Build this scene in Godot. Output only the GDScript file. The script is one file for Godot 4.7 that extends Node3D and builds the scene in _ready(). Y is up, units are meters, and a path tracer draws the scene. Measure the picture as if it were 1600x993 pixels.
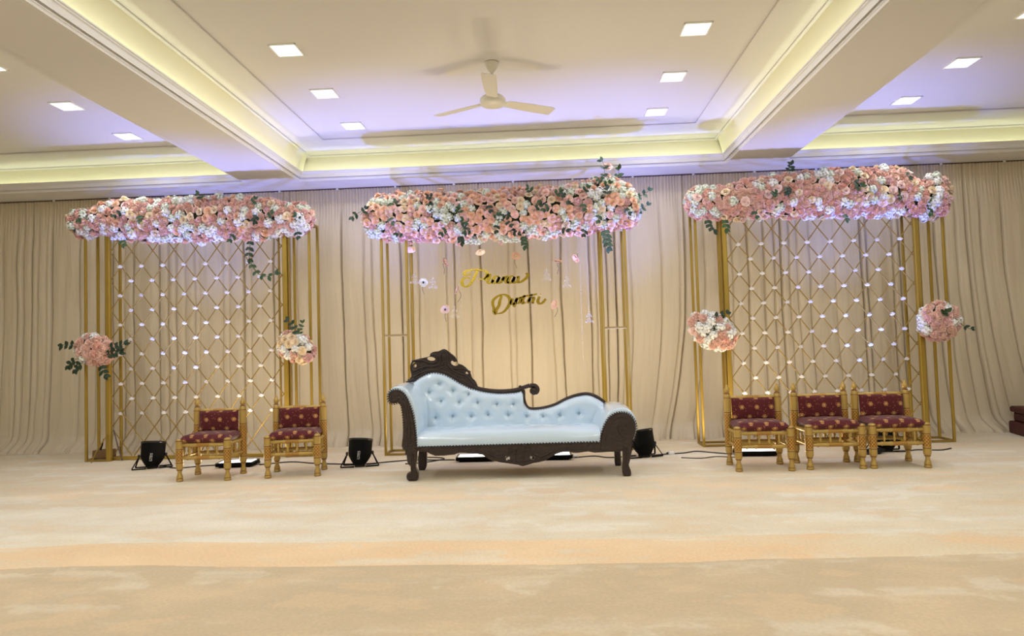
extends Node3D
# A wedding stage in a banquet hall: three gold frames dressed with flowers before a pleated curtain, a chaise sofa, five low gold chairs.

const HC := 3.22        # coffer ceiling
const HB := 2.87       # soffit of the beams
const ZW := -7.53      # back wall
const ZR := 9.0        # rear wall
const XL := -7.6
const XR := 6.96
const SOFA_AT := Vector3(-0.24, 0, -5.33)

var rng := RandomNumberGenerator.new()
var M := {}
var used := {}
var flowers := {}
var ring_meshes := {}

# ------------------------------------------------------------------ mesh builder
class MB:
	var v := PackedVector3Array()
	var n := PackedVector3Array()
	var uv := PackedVector2Array()
	var ix := PackedInt32Array()

	func vert(p: Vector3, nn: Vector3, u := Vector2.ZERO) -> int:
		v.append(p); n.append(nn); uv.append(u)
		return v.size() - 1

	func tri(a: int, b: int, c: int) -> void:
		var g := (v[b] - v[a]).cross(v[c] - v[a])
		if g.length_squared() < 1e-16:
			return
		if g.dot(n[a] + n[b] + n[c]) > 0.0:
			ix.append(a); ix.append(c); ix.append(b)
		else:
			ix.append(a); ix.append(b); ix.append(c)

	func quad(a: int, b: int, c: int, d: int) -> void:
		tri(a, b, c); tri(a, c, d)

	func face(a: Vector3, b: Vector3, c: Vector3, d: Vector3, nn: Vector3) -> void:
		var i := vert(a, nn, Vector2(0, 0)); vert(b, nn, Vector2(1, 0)); vert(c, nn, Vector2(1, 1)); vert(d, nn, Vector2(0, 1))
		quad(i, i + 1, i + 2, i + 3)

	# a grid of points, rows x cols; normals from the differences, turned towards «out» by flip
	func grid(P: PackedVector3Array, rows: int, cols: int, flip := false, wrap := false, uvs := PackedVector2Array()) -> void:
		var base := v.size()
		for r in rows:
			for c in cols:
				var c0 := c - 1
				var c1 := c + 1
				if wrap:
					c0 = (c - 1 + cols - 1) % (cols - 1)
					c1 = (c + 1) % (cols - 1)
				else:
					c0 = maxi(c0, 0)
					c1 = mini(c1, cols - 1)
				var du := P[r * cols + c1] - P[r * cols + c0]
				var dv := P[mini(r + 1, rows - 1) * cols + c] - P[maxi(r - 1, 0) * cols + c]
				var nn := du.cross(dv).normalized()
				if nn == Vector3.ZERO:
					nn = Vector3.UP
				vert(P[r * cols + c], -nn if flip else nn, uvs[r * cols + c] if uvs.size() else Vector2(float(c) / (cols - 1), float(r) / (rows - 1)))
		for r in rows - 1:
			for c in cols - 1:
				var i := base + r * cols + c
				quad(i, i + 1, i + cols + 1, i + cols)

	# chamfered box from a to b
	func box(a: Vector3, b: Vector3, ch := 0.0) -> void:
		var lo := Vector3(minf(a.x, b.x), minf(a.y, b.y), minf(a.z, b.z))
		var hi := Vector3(maxf(a.x, b.x), maxf(a.y, b.y), maxf(a.z, b.z))
		tbox(Transform3D(Basis(), (lo + hi) / 2.0), hi - lo, ch)

	func tbox(t: Transform3D, size: Vector3, ch := 0.0) -> void:
		var h := size / 2.0
		ch = minf(ch, minf(h.x, minf(h.y, h.z)) * 0.9)
		for ax in 3:
			var bx := (ax + 1) % 3
			var cx := (ax + 2) % 3
			for s in [-1.0, 1.0]:
				var pts: Array[Vector3] = []
				for q in [[-1, -1], [1, -1], [1, 1], [-1, 1]]:
					var p := Vector3.ZERO
					p[ax] = s * h[ax]
					p[bx] = q[0] * (h[bx] - ch)
					p[cx] = q[1] * (h[cx] - ch)
					pts.append(t * p)
				var nn := Vector3.ZERO
				nn[ax] = s
				face(pts[0], pts[1], pts[2], pts[3], (t.basis * nn).normalized())
		if ch <= 0.0:
			return
		for ax in 3:
			var bx := (ax + 1) % 3
			var cx := (ax + 2) % 3
			for s in [-1.0, 1.0]:
				for q in [-1.0, 1.0]:
					var pts: Array[Vector3] = []
					for w in [[-1, 0], [1, 0], [1, 1], [-1, 1]]:
						var p := Vector3.ZERO
						p[ax] = w[0] * (h[ax] - ch)
						p[bx] = s * (h[bx] if w[1] == 0 else h[bx] - ch)
						p[cx] = q * (h[cx] - ch if w[1] == 0 else h[cx])
						pts.append(t * p)
					var nn := Vector3.ZERO
					nn[bx] = s
					nn[cx] = q
					face(pts[0], pts[1], pts[2], pts[3], (t.basis * nn).normalized())

	# tube through points; radii may be one or one per point; flat squeezes it along «up»
	func tube(pts: Array, rad, sides := 8, caps := true, flat := 1.0, up := Vector3.ZERO) -> void:
		var k := pts.size()
		var base := v.size()
		var side := Vector3.ZERO
		for i in k:
			var p: Vector3 = pts[i]
			var d: Vector3 = (pts[mini(i + 1, k - 1)] - pts[maxi(i - 1, 0)]).normalized()
			if i == 0:
				var ref := up if up != Vector3.ZERO else (Vector3.UP if absf(d.y) < 0.9 else Vector3.RIGHT)
				side = ref.cross(d).normalized()
			else:
				side = (side - d * side.dot(d)).normalized()
			var bi := d.cross(side).normalized()
			var r: float = rad[i] if rad is Array or rad is PackedFloat32Array else rad
			for j in sides + 1:
				var a := TAU * j / sides
				var nn := side * cos(a) + bi * sin(a)
				vert(p + side * cos(a) * r + bi * sin(a) * r * flat, nn, Vector2(float(j) / sides, float(i)))
		for i in k - 1:
			for j in sides:
				var q := base + i * (sides + 1) + j
				quad(q, q + 1, q + sides + 2, q + sides + 1)
		if caps:
			for e in [0, k - 1]:
				var d2: Vector3 = (pts[0] - pts[1]) if e == 0 else (pts[k - 1] - pts[k - 2])
				d2 = d2.normalized()
				var cc := vert(pts[e], d2)
				var ring: Array[int] = []
				for j in sides + 1:
					ring.append(vert(v[base + e * (sides + 1) + j], d2))
				for j in sides:
					tri(cc, ring[j], ring[j + 1])

	# profile [[radius, height], ...] turned round t's y axis
	func lathe(prof: Array, sides := 16, t := Transform3D(), vscale := 1.0) -> void:
		var base := v.size()
		var k := prof.size()
		for i in k:
			var a: Array = prof[maxi(i - 1, 0)]
			var b: Array = prof[mini(i + 1, k - 1)]
			var dr: float = b[0] - a[0]
			var dy: float = b[1] - a[1]
			for j in sides + 1:
				var an := TAU * j / sides
				var nn := Vector3(cos(an) * dy, -dr, sin(an) * dy)
				nn = nn.normalized() if nn.length() > 1e-6 else Vector3.UP
				vert(t * Vector3(cos(an) * prof[i][0], prof[i][1], sin(an) * prof[i][0]), (t.basis * nn).normalized(), Vector2(float(j) / sides, prof[i][1] * vscale))
		for i in k - 1:
			for j in sides:
				var q := base + i * (sides + 1) + j
				quad(q, q + 1, q + sides + 2, q + sides + 1)

	func ball(c: Vector3, r: Vector3, seg := 8, rings := 5) -> void:
		var base := v.size()
		for i in rings + 1:
			var a := PI * i / rings
			for j in seg + 1:
				var b := TAU * j / seg
				var d := Vector3(sin(a) * cos(b), cos(a), sin(a) * sin(b))
				vert(c + d * r, (d / r).normalized(), Vector2(float(j) / seg, float(i) / rings))
		for i in rings:
			for j in seg:
				var q := base + i * (seg + 1) + j
				quad(q, q + 1, q + seg + 2, q + seg + 1)

	# bevelled board cut along a 2D outline, from z0 (back) to z1 (front)
	func slab(poly: PackedVector2Array, z0: float, z1: float, bev := 0.006) -> void:
		if Geometry2D.is_polygon_clockwise(poly):
			poly.reverse()
		var k := poly.size()
		var inner := PackedVector2Array()
		for i in k:
			var e0 := (poly[i] - poly[(i + k - 1) % k]).normalized()
			var e1 := (poly[(i + 1) % k] - poly[i]).normalized()
			var n0 := Vector2(-e0.y, e0.x)
			var n1 := Vector2(-e1.y, e1.x)
			var m := (n0 + n1)
			m = m.normalized() if m.length() > 1e-3 else n0
			inner.append(poly[i] + m * bev)
		for s in [[z1, 1.0], [z0, -1.0]]:
			var ring := inner
			var ts := Geometry2D.triangulate_polygon(ring)
			if ts.is_empty():
				ring = poly
				ts = Geometry2D.triangulate_polygon(ring)
			var b := v.size()
			for p in ring:
				vert(Vector3(p.x, p.y, s[0]), Vector3(0, 0, s[1]), p)
			for q in range(0, ts.size(), 3):
				tri(b + ts[q], b + ts[q + 1], b + ts[q + 2])
		for i in k:
			var j := (i + 1) % k
			var e := (poly[j] - poly[i]).normalized()
			var o := Vector3(e.y, -e.x, 0)
			var zf := z1 - bev
			var zb := z0 + bev
			face(Vector3(poly[i].x, poly[i].y, zb), Vector3(poly[j].x, poly[j].y, zb), Vector3(poly[j].x, poly[j].y, zf), Vector3(poly[i].x, poly[i].y, zf), o)
			face(Vector3(poly[i].x, poly[i].y, zf), Vector3(poly[j].x, poly[j].y, zf), Vector3(inner[j].x, inner[j].y, z1), Vector3(inner[i].x, inner[i].y, z1), (o + Vector3(0, 0, 1)).normalized())
			face(Vector3(poly[i].x, poly[i].y, zb), Vector3(poly[j].x, poly[j].y, zb), Vector3(inner[j].x, inner[j].y, z0), Vector3(inner[i].x, inner[i].y, z0), (o + Vector3(0, 0, -1)).normalized())

	func mesh() -> ArrayMesh:
		var a := []
		a.resize(Mesh.ARRAY_MAX)
		a[Mesh.ARRAY_VERTEX] = v
		a[Mesh.ARRAY_NORMAL] = n
		a[Mesh.ARRAY_TEX_UV] = uv
		a[Mesh.ARRAY_INDEX] = ix
		var m := ArrayMesh.new()
		m.add_surface_from_arrays(Mesh.PRIMITIVE_TRIANGLES, a)
		return m

# ------------------------------------------------------------------ scene helpers
func numbered(called: String) -> String:
	used[called] = used.get(called, -1) + 1
	return called if used[called] == 0 else "%s_%03d" % [called, used[called]]

func tag(o: Node, label := "", category := "", group := "", kind := "") -> Node:
	for p in [["label", label], ["category", category], ["group", group], ["kind", kind]]:
		if p[1] != "":
			o.set_meta(p[0], p[1])
	return o

func thing(called: String, label: String, category: String, at := Vector3.ZERO, turn := 0.0, group := "") -> Node3D:
	var o := Node3D.new()
	o.name = numbered(called)
	o.position = at
	o.rotation.y = turn
	add_child(o)
	tag(o, label, category, group)
	return o

func part(called: String, mesh: Mesh, mat: Material, parent: Node, t := Transform3D()) -> MeshInstance3D:
	var o := MeshInstance3D.new()
	o.mesh = mesh
	o.material_override = mat
	o.name = numbered(called) if parent == self else called
	o.transform = t
	parent.add_child(o, true)
	return o

func struct(called: String, mb: MB, mat: Material, parent: Node = self) -> MeshInstance3D:
	var o := part(called, mb.mesh(), mat, parent)
	if parent == self:
		o.set_meta("kind", "structure")
	return o

func mat(c: Color, rough := 0.6, metal := 0.0) -> StandardMaterial3D:
	var m := StandardMaterial3D.new()
	m.albedo_color = c
	m.roughness = rough
	m.metallic = metal
	m.cull_mode = BaseMaterial3D.CULL_DISABLED
	return m

func c8(r: int, g: int, b: int) -> Color:
	return Color(r / 255.0, g / 255.0, b / 255.0)

func noise_tex(freq: float, seed_: int, size := 256, octaves := 4) -> NoiseTexture2D:
	var fn := FastNoiseLite.new()
	fn.noise_type = FastNoiseLite.TYPE_SIMPLEX_SMOOTH
	fn.seed = seed_
	fn.frequency = freq
	fn.fractal_octaves = octaves
	var t := NoiseTexture2D.new()
	t.width = size
	t.height = size
	t.seamless = true
	t.noise = fn
	return t

func relief(m: StandardMaterial3D, tex: Texture2D, depth_cm: float, scale: float) -> void:
	m.heightmap_enabled = true
	m.heightmap_texture = tex
	m.heightmap_scale = depth_cm
	m.uv1_triplanar = true
	m.uv1_scale = Vector3.ONE * scale

func smooth2(pts: Array, sub := 4, closed := false) -> Array:
	var out := []
	var k := pts.size()
	for i in (k if closed else k - 1):
		var a = pts[(i - 1 + k) % k] if closed else pts[maxi(i - 1, 0)]
		var b = pts[i]
		var c = pts[(i + 1) % k]
		var d = pts[(i + 2) % k] if closed else pts[mini(i + 2, k - 1)]
		for s in sub:
			out.append(b.cubic_interpolate(c, a, d, float(s) / sub))
	if not closed:
		out.append(pts[k - 1])
	return out

func along(pts: Array, step: float) -> Array:      # points spaced evenly along a polyline, with directions: [[p, d], ...]
	var out := []
	var left := 0.0
	for i in pts.size() - 1:
		var a = pts[i]
		var b = pts[i + 1]
		var l: float = (b - a).length()
		if l < 1e-6:
			continue
		var s := left
		while s < l:
			out.append([a + (b - a) * (s / l), (b - a) / l])
			s += step
		left = s - l
	return out

func resample(pts: Array, count: int) -> Array:
	var total := 0.0
	for i in pts.size() - 1:
		total += (pts[i + 1] - pts[i]).length()
	var out := []
	var acc := 0.0
	var i := 0
	for q in count:
		var want := total * q / (count - 1)
		while i < pts.size() - 2 and acc + (pts[i + 1] - pts[i]).length() < want:
			acc += (pts[i + 1] - pts[i]).length()
			i += 1
		var l: float = (pts[i + 1] - pts[i]).length()
		out.append(pts[i] + (pts[i + 1] - pts[i]) * clampf((want - acc) / maxf(l, 1e-6), 0, 1))
	return out

func to3(pts: Array, z: float) -> Array:
	var out := []
	for p in pts:
		out.append(Vector3(p.x, p.y, z))
	return out

func facing(d: Vector3, spin := 0.0) -> Basis:       # a basis whose y axis points along d
	var y := d.normalized()
	var x := y.cross(Vector3.FORWARD if absf(y.z) < 0.9 else Vector3.RIGHT).normalized()
	var z := x.cross(y)
	return Basis(x, y, z) * Basis(Vector3.UP, spin)

func area_light(called: String, at: Vector3, towards: Vector3, size: Vector2, color: Color, energy: float) -> void:
	var l := AreaLight3D.new()
	l.name = numbered(called)
	l.area_size = size
	l.light_color = color
	l.light_energy = energy
	l.area_range = 16.0
	l.shadow_enabled = true
	l.basis = Basis.looking_at(towards, Vector3.UP if absf(towards.normalized().y) < 0.9 else Vector3.BACK)
	l.position = at
	add_child(l)

# ------------------------------------------------------------------
func _ready() -> void:
	rng.seed = 7
	set_camera()
	set_air()
	materials()
	room()
	ceiling_lights()
	coves()
	curtain()
	frames()
	garlands()
	bouquets()
	hangings()
	name_signs()
	sofa()
	chairs()
	stage_lights()
	small_things()
	fan()

func set_camera() -> void:
	var cam := Camera3D.new()
	cam.name = "camera"
	cam.fov = rad_to_deg(2.0 * atan(993.0 / 2.0 / 1050.0))
	cam.rotation = Vector3(0.040242, 0.0480247, -0.0298203)
	cam.position = Vector3(0, 1.05, 0)
	cam.near = 0.05
	cam.far = 60.0
	add_child(cam)

const PANEL_E := 0.56
const PANEL_C := Color(0.985, 0.985, 0.985)
const FLOOD_E := 1.2
const FLOOD_C := Color(1.0, 0.91, 0.76)
const PAR_E := 7.6
const PAR_C := Color(0.44, 0.53, 1.0)
const COVE_E := 0.125          # per metre
const COVE_C := Color(0.98, 1.0, 0.88)

func set_air() -> void:
	var w := WorldEnvironment.new()
	w.name = "environment"
	var e := Environment.new()
	e.background_mode = Environment.BG_COLOR
	e.background_color = Color(0.02, 0.02, 0.02)
	e.tonemap_mode = Environment.TONE_MAPPER_LINEAR
	e.tonemap_exposure = 1.05
	e.sdfgi_enabled = true
	e.ssao_enabled = true
	e.ssil_enabled = true
	w.environment = e
	add_child(w)

func materials() -> void:
	M.paint = mat(c8(223, 221, 217), 0.75)
	M.cove_yellow = mat(c8(238, 234, 206), 0.75)  # pale yellow base colour of the cove faces
	M.wall = mat(c8(222, 212, 192), 0.8)
	M.white = mat(c8(232, 230, 224), 0.45)
	M.metal_white = mat(c8(225, 222, 210), 0.35)
	M.black = mat(c8(9, 9, 9), 0.7)
	M.black.metallic_specular = 0.25
	M.black_gloss = mat(c8(14, 14, 15), 0.28)
	M.cable = mat(c8(22, 20, 20), 0.55)
	M.rubber = mat(c8(16, 15, 15), 0.8)
	M.maroon_box = mat(c8(74, 20, 22), 0.6)
	M.gold = mat(c8(178, 152, 70), 0.36, 0.7)
	relief(M.gold, noise_tex(0.02, 3, 128), 0.05, 3.0)
	M.gold_thin = mat(c8(160, 134, 70), 0.42, 0.65)
	M.mirror_gold = mat(c8(200, 176, 70), 0.2, 1.0)
	M.block = mat(c8(120, 92, 58), 0.8)
	relief(M.block, noise_tex(0.03, 8, 128), 0.2, 4.0)
	M.lotus = mat(c8(236, 234, 236), 0.35)
	M.bead = mat(c8(240, 240, 244), 0.12)
	M.bead.albedo_color.a = 0.55
	M.bead.transparency = BaseMaterial3D.TRANSPARENCY_ALPHA
	M.thread = mat(c8(225, 220, 205), 0.4)
	# curtain
	M.curtain = mat(c8(219, 207, 181), 0.85)
	M.curtain.backlight_enabled = true
	M.curtain.backlight = Color(0.40, 0.34, 0.24)
	M.curtain.rim_enabled = true
	M.curtain.rim = 0.25
	relief(M.curtain, noise_tex(0.12, 12, 256, 3), 0.05, 6.0)
	M.track = mat(c8(96, 80, 74), 0.6)
	# sofa
	M.leather = mat(c8(208, 230, 247), 0.16)
	M.leather.clearcoat_enabled = true
	M.leather.clearcoat = 0.8
	M.leather.clearcoat_roughness = 0.06
	relief(M.leather, noise_tex(0.012, 5, 256, 2), 0.35, 2.2)
	M.button = mat(c8(150, 178, 194), 0.25)
	M.wood = mat(c8(46, 32, 25), 0.42)
	relief(M.wood, noise_tex(0.03, 6, 256, 3), 0.45, 4.0)
	M.wood_rope = mat(c8(38, 27, 21), 0.5)
	# chairs
	M.chair_gold = mat(c8(186, 156, 84), 0.40, 0.35)
	M.chair_ring = mat(c8(112, 62, 34), 0.5)
	M.chair_band = mat(Color.WHITE, 0.42, 0.25)
	M.chair_band.albedo_texture = hatch_texture()
	M.chair_band.uv1_scale = Vector3(2, 1.7, 1)
	M.fabric = mat(Color.WHITE, 0.9)
	M.fabric.albedo_texture = fabric_texture()
	M.fabric.rim_enabled = true
	M.fabric.rim = 0.3
	M.fabric.rim_tint = 0.8
	# petals and leaves
	for p in [["coral", 254, 218, 203], ["salmon", 253, 207, 192], ["pink", 252, 214, 210], ["peach", 251, 210, 180], ["cream", 250, 232, 200], ["blush", 250, 224, 214], ["white", 244, 246, 242], ["mint", 226, 234, 218]]:
		var m := mat(c8(p[1], p[2], p[3]), 0.7)
		m.backlight_enabled = true
		m.backlight = Color(0.3, 0.28, 0.26)
		M[p[0]] = m
	M.leaf = mat(c8(52, 84, 48), 0.5)
	M.leaf_dark = mat(c8(34, 58, 38), 0.5)
	M.eucalyptus = mat(c8(74, 106, 96), 0.55)
	M.foam = mat(c8(62, 70, 50), 0.9)
	M.stem = mat(c8(80, 84, 62), 0.6)
	M.eye = mat(c8(66, 60, 84), 0.6)

func hatch_texture() -> ImageTexture:
	var w := 96
	var im := Image.create(w, w, false, Image.FORMAT_RGB8)
	for y in w:
		for x in w:
			var a := fposmod((x + y) / 24.0, 1.0)
			var b := fposmod((x - y) / 24.0, 1.0)
			var line := a < 0.22 or b < 0.22
			var dot := absf(a - 0.61) < 0.12 and absf(b - 0.61) < 0.12
			im.set_pixel(x, y, c8(118, 70, 28) if line else (c8(150, 96, 40) if dot else c8(206, 164, 74)))
	return ImageTexture.create_from_image(im)

func fabric_texture() -> ImageTexture:
	var w := 512
	var im := Image.create(w, w, false, Image.FORMAT_RGB8)
	var fn := FastNoiseLite.new()
	fn.frequency = 0.35
	for y in w:
		for x in w:
			var k := 1.0 + 0.16 * fn.get_noise_2d(x, y)
			im.set_pixel(x, y, Color(0.34 * k, 0.065 * k, 0.085 * k))
	var r2 := RandomNumberGenerator.new()
	r2.seed = 4
	var gold := c8(196, 146, 84)
	for g in [[70, 80], [326, 80], [198, 250], [454, 250], [70, 420], [326, 420]]:      # rosettes
		for p in 6:
			var an := TAU * p / 6.0
			for y in range(-17, 18):
				for x in range(-17, 18):
					var d := Vector2(x, y).length()
					if d < 16 and d > 8.5 or d < 4:
						var q := Vector2i(int(g[0] + cos(an) * 25) + x, int(g[1] + sin(an) * 25) + y)
						im.set_pixel(posmod(q.x, w), posmod(q.y, w), gold)
		for y in range(-10, 11):
			for x in range(-10, 11):
				if Vector2(x, y).length() < 10:
					im.set_pixel(posmod(g[0] + x, w), posmod(g[1] + y, w), c8(222, 184, 120))
	for k in 46:                                                                        # scattered sprigs
		var cx := r2.randi() % w
		var cy := r2.randi() % w
		for q in 3:
			var an := r2.randf() * TAU
			for s in 14:
				for t in range(-2, 3):
					im.set_pixel(posmod(cx + int(cos(an) * s + sin(an) * t), w), posmod(cy + int(sin(an) * s - cos(an) * t), w), c8(168, 112, 74))
	return ImageTexture.create_from_image(im)

func carpet_texture() -> ImageTexture:
	var w := 2048
	var h := 1024
	var streak := FastNoiseLite.new()
	streak.seed = 21
	streak.frequency = 1.0
	streak.fractal_octaves = 6
	var patch := FastNoiseLite.new()
	patch.seed = 33
	patch.frequency = 1.0
	patch.fractal_octaves = 6
	var grain := FastNoiseLite.new()
	grain.seed = 5
	grain.frequency = 0.4
	grain.fractal_octaves = 2
	var edge := FastNoiseLite.new()
	edge.seed = 9
	edge.frequency = 0.35
	edge.fractal_octaves = 3
	var data := PackedByteArray()
	data.resize(w * h * 3)
	var sand := Vector3(0.868, 0.812, 0.688)
	var pale := Vector3(0.905, 0.878, 0.800)
	var peach := Vector3(0.930, 0.810, 0.640)
	var dull := Vector3(0.790, 0.715, 0.585)  # darker base tone for the strip nearest the camera
	var i := 0
	for y in h:
		var z := -8.0 + 8.0 * y / h
		for x in w:
			var X := -8.0 + 16.0 * x / w
			var e := edge.get_noise_2d(X, 3.0) * 0.10
			var zz := z + e
			var a := streak.get_noise_2d(X * 0.8 + 4.0 + 0.6 * patch.get_noise_2d(X * 2.0, z * 2.0), z * 3.2)
			var b := patch.get_noise_2d(X * 1.2, z * 2.2 + 9.0)
			var g := grain.get_noise_2d(x, y)
			# strips of the laid carpet; shading of the brushed nap painted into the colour
			var pk := 0.0
			var pl := 0.0
			if zz > -3.68 and zz < -3.28:
				pk = 0.85 * smoothstep(2.6, 0.4, X + b * 1.6) + 0.25 * smoothstep(3.0, 5.0, X)
			elif zz > -4.62 and zz <= -3.68:
				pl = 0.75 - 0.35 * smoothstep(-2.5, 1.0, X)
			elif zz <= -4.62 and zz > -5.25:
				pk = 0.45 * smoothstep(-0.1, 0.35, b)
				pl = 0.25
			elif zz <= -5.25:
				pl = 0.30
			else:
				pk = 0.15 * smoothstep(0.0, 0.5, b)
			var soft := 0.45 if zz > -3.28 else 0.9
			pl = clampf(pl + soft * smoothstep(0.05, 0.55, a) - 0.3 * smoothstep(0.1, 0.5, -a), 0.0, 1.0)
			pk = clampf(pk + 0.35 * smoothstep(0.15, 0.4, -b), 0.0, 1.0) * (1.0 - 0.55 * smoothstep(0.1, 0.4, a))
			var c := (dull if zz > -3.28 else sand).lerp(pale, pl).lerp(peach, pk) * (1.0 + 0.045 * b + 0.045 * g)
			data[i] = clampi(int(c.x * 255), 0, 255)
			data[i + 1] = clampi(int(c.y * 255), 0, 255)
			data[i + 2] = clampi(int(c.z * 255), 0, 255)
			i += 3
	return ImageTexture.create_from_image(Image.create_from_data(w, h, false, Image.FORMAT_RGB8, data))

# ------------------------------------------------------------------ room
func room() -> void:
	var f := MB.new()
	f.box(Vector3(XL - 0.2, -0.2, ZW - 0.2), Vector3(XR + 0.2, -0.012, ZR + 0.2))
	struct("floor", f, M.wall)
	var w := MB.new()
	w.box(Vector3(XL - 0.2, -0.012, ZW - 0.2), Vector3(XR + 0.2, 3.5, ZW))
	struct("wall_back", w, M.wall)
	w = MB.new()
	w.box(Vector3(XL - 0.2, -0.012, ZW), Vector3(XL, 3.5, ZR))
	struct("wall_left", w, M.wall)
	w = MB.new()
	w.box(Vector3(XR, -0.012, ZW), Vector3(XR + 0.2, 3.5, ZR))
	struct("wall_right", w, M.wall)
	w = MB.new()
	w.box(Vector3(XL - 0.2, -0.012, ZR), Vector3(XR + 0.2, 3.5, ZR + 0.2))
	struct("wall_rear", w, M.wall)
	# ceiling slab, the lower border round each coffer, the beams with their cove lips
	var root := Node3D.new()
	root.name = "ceiling"
	add_child(root)
	root.set_meta("kind", "structure")
	var s := MB.new()
	s.box(Vector3(XL, HC, ZW), Vector3(XR, 3.5, ZR))
	struct("slab", s, M.paint, root)
	# each coffer: a flat border board 15 mm below the middle field, a leaning cove face that the tape lights, a small bed mould
	var bays := [[XL, -3.16], [-2.58, 1.94], [2.55, XR]]
	for k in 3:
		var x0: float = bays[k][0]
		var x1: float = bays[k][1]
		var m := MB.new()
		m.box(Vector3(x0 - 0.05, HC - 0.015, ZW), Vector3(x1 + 0.05, HC, -6.72), 0.004)
		if k > 0:
			m.box(Vector3(x0 - 0.05, HC - 0.015, -6.72), Vector3(x0 + 0.37, HC, ZR), 0.004)
		if k < 2:
			m.box(Vector3(x1 - 0.37, HC - 0.015, -6.72), Vector3(x1 + 0.05, HC, ZR), 0.004)
		struct("coffer_border", m, M.paint, root)
		m = MB.new()
		m.box(Vector3(x0 - 0.05, HC - 0.035, ZW), Vector3(x1 + 0.05, HC - 0.015, -7.225), 0.004)
		if k > 0:
			m.box(Vector3(x0 - 0.05, HC - 0.027, ZW), Vector3(x0 + 0.055, HC - 0.015, ZR), 0.004)
		if k < 2:
			m.box(Vector3(x1 - 0.055, HC - 0.027, ZW), Vector3(x1 + 0.05, HC - 0.015, ZR), 0.004)
		struct("bed_mould", m, M.paint, root)
		m = MB.new()
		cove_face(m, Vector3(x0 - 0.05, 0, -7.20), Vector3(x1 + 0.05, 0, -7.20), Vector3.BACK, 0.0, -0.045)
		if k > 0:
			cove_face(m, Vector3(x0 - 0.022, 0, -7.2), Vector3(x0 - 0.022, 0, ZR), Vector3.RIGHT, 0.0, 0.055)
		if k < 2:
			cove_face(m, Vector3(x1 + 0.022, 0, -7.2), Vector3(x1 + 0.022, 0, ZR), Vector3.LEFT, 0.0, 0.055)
		struct("cove_face", m, M.cove_yellow, root)
	for b in [[-3.16, -2.58], [1.94, 2.55]]:
		var m := MB.new()
		m.box(Vector3(b[0], HB, -7.03), Vector3(b[1], HB + 0.03, ZR))                       # soffit board
		m.box(Vector3(b[0] + 0.06, HB + 0.03, -7.2), Vector3(b[1] - 0.06, HC, ZR))          # core of the beam
		struct("beam", m, M.paint, root)
	var ws := MB.new()
	ws.box(Vector3(XL, HB, ZW), Vector3(XR, HB + 0.03, -7.03))
	struct("soffit", ws, M.paint, root)
	for l in [[Vector3(-2.58, 0, ZR), Vector3(-2.58, 0, -7.03), Vector3.RIGHT], [Vector3(1.94, 0, ZR), Vector3(1.94, 0, -7.03), Vector3.LEFT],
			[Vector3(-3.16, 0, ZR), Vector3(-3.16, 0, -7.03), Vector3.LEFT], [Vector3(2.55, 0, ZR), Vector3(2.55, 0, -7.03), Vector3.RIGHT],
			[Vector3(-2.58, 0, -7.03), Vector3(1.94, 0, -7.03), Vector3.BACK], [Vector3(XL, 0, -7.03), Vector3(-3.16, 0, -7.03), Vector3.BACK], [Vector3(2.55, 0, -7.03), Vector3(XR, 0, -7.03), Vector3.BACK]]:
		struct("cove_lip", lip(l[0], l[1], l[2]), M.paint, root)
	# carpet
	var cm := mat(Color.WHITE, 0.95)
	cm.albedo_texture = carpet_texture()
	cm.normal_enabled = true
	var nt := noise_tex(0.25, 17, 256, 3)
	nt.as_normal_map = true
	nt.bump_strength = 3.0
	cm.detail_enabled = false
	cm.rim_enabled = true
	cm.rim = 0.2
	cm.normal_enabled = false
	var g := MB.new()
	var i := g.vert(Vector3(XL, 0, ZW), Vector3.UP, Vector2((XL + 8) / 16, (ZW + 8) / 8))
	g.vert(Vector3(XR, 0, ZW), Vector3.UP, Vector2((XR + 8) / 16, (ZW + 8) / 8))
	g.vert(Vector3(XR, 0, ZR), Vector3.UP, Vector2((XR + 8) / 16, (ZR + 8) / 8))
	g.vert(Vector3(XL, 0, ZR), Vector3.UP, Vector2((XL + 8) / 16, (ZR + 8) / 8))
	g.quad(i, i + 1, i + 2, i + 3)
	for e in [[Vector3(XL, 0, ZR), Vector3(XR, 0, ZR), Vector3.BACK], [Vector3(XL, 0, ZW), Vector3(XR, 0, ZW), Vector3.FORWARD], [Vector3(XL, 0, ZW), Vector3(XL, 0, ZR), Vector3.LEFT], [Vector3(XR, 0, ZW), Vector3(XR, 0, ZR), Vector3.RIGHT]]:
		var d := Vector3(0, -0.012, 0)
		g.face(e[0], e[1], e[1] + d, e[0] + d, e[2])
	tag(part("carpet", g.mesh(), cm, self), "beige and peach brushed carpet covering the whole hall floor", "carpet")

func cove_face(m: MB, a: Vector3, b: Vector3, inward: Vector3, lean0: float, lean1: float) -> void:
	var P := PackedVector3Array()
	for i in 9:
		var t := i / 8.0
		var d := inward * lerpf(lean0, lean1, t * t) + Vector3.UP * lerpf(HB + 0.03, HC - 0.014, t)
		P.append(a + d)
		P.append(b + d)
	var nn := (b - a).cross(Vector3.UP)
	m.grid(P, 9, 2, nn.dot(inward) < 0.0)

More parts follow.
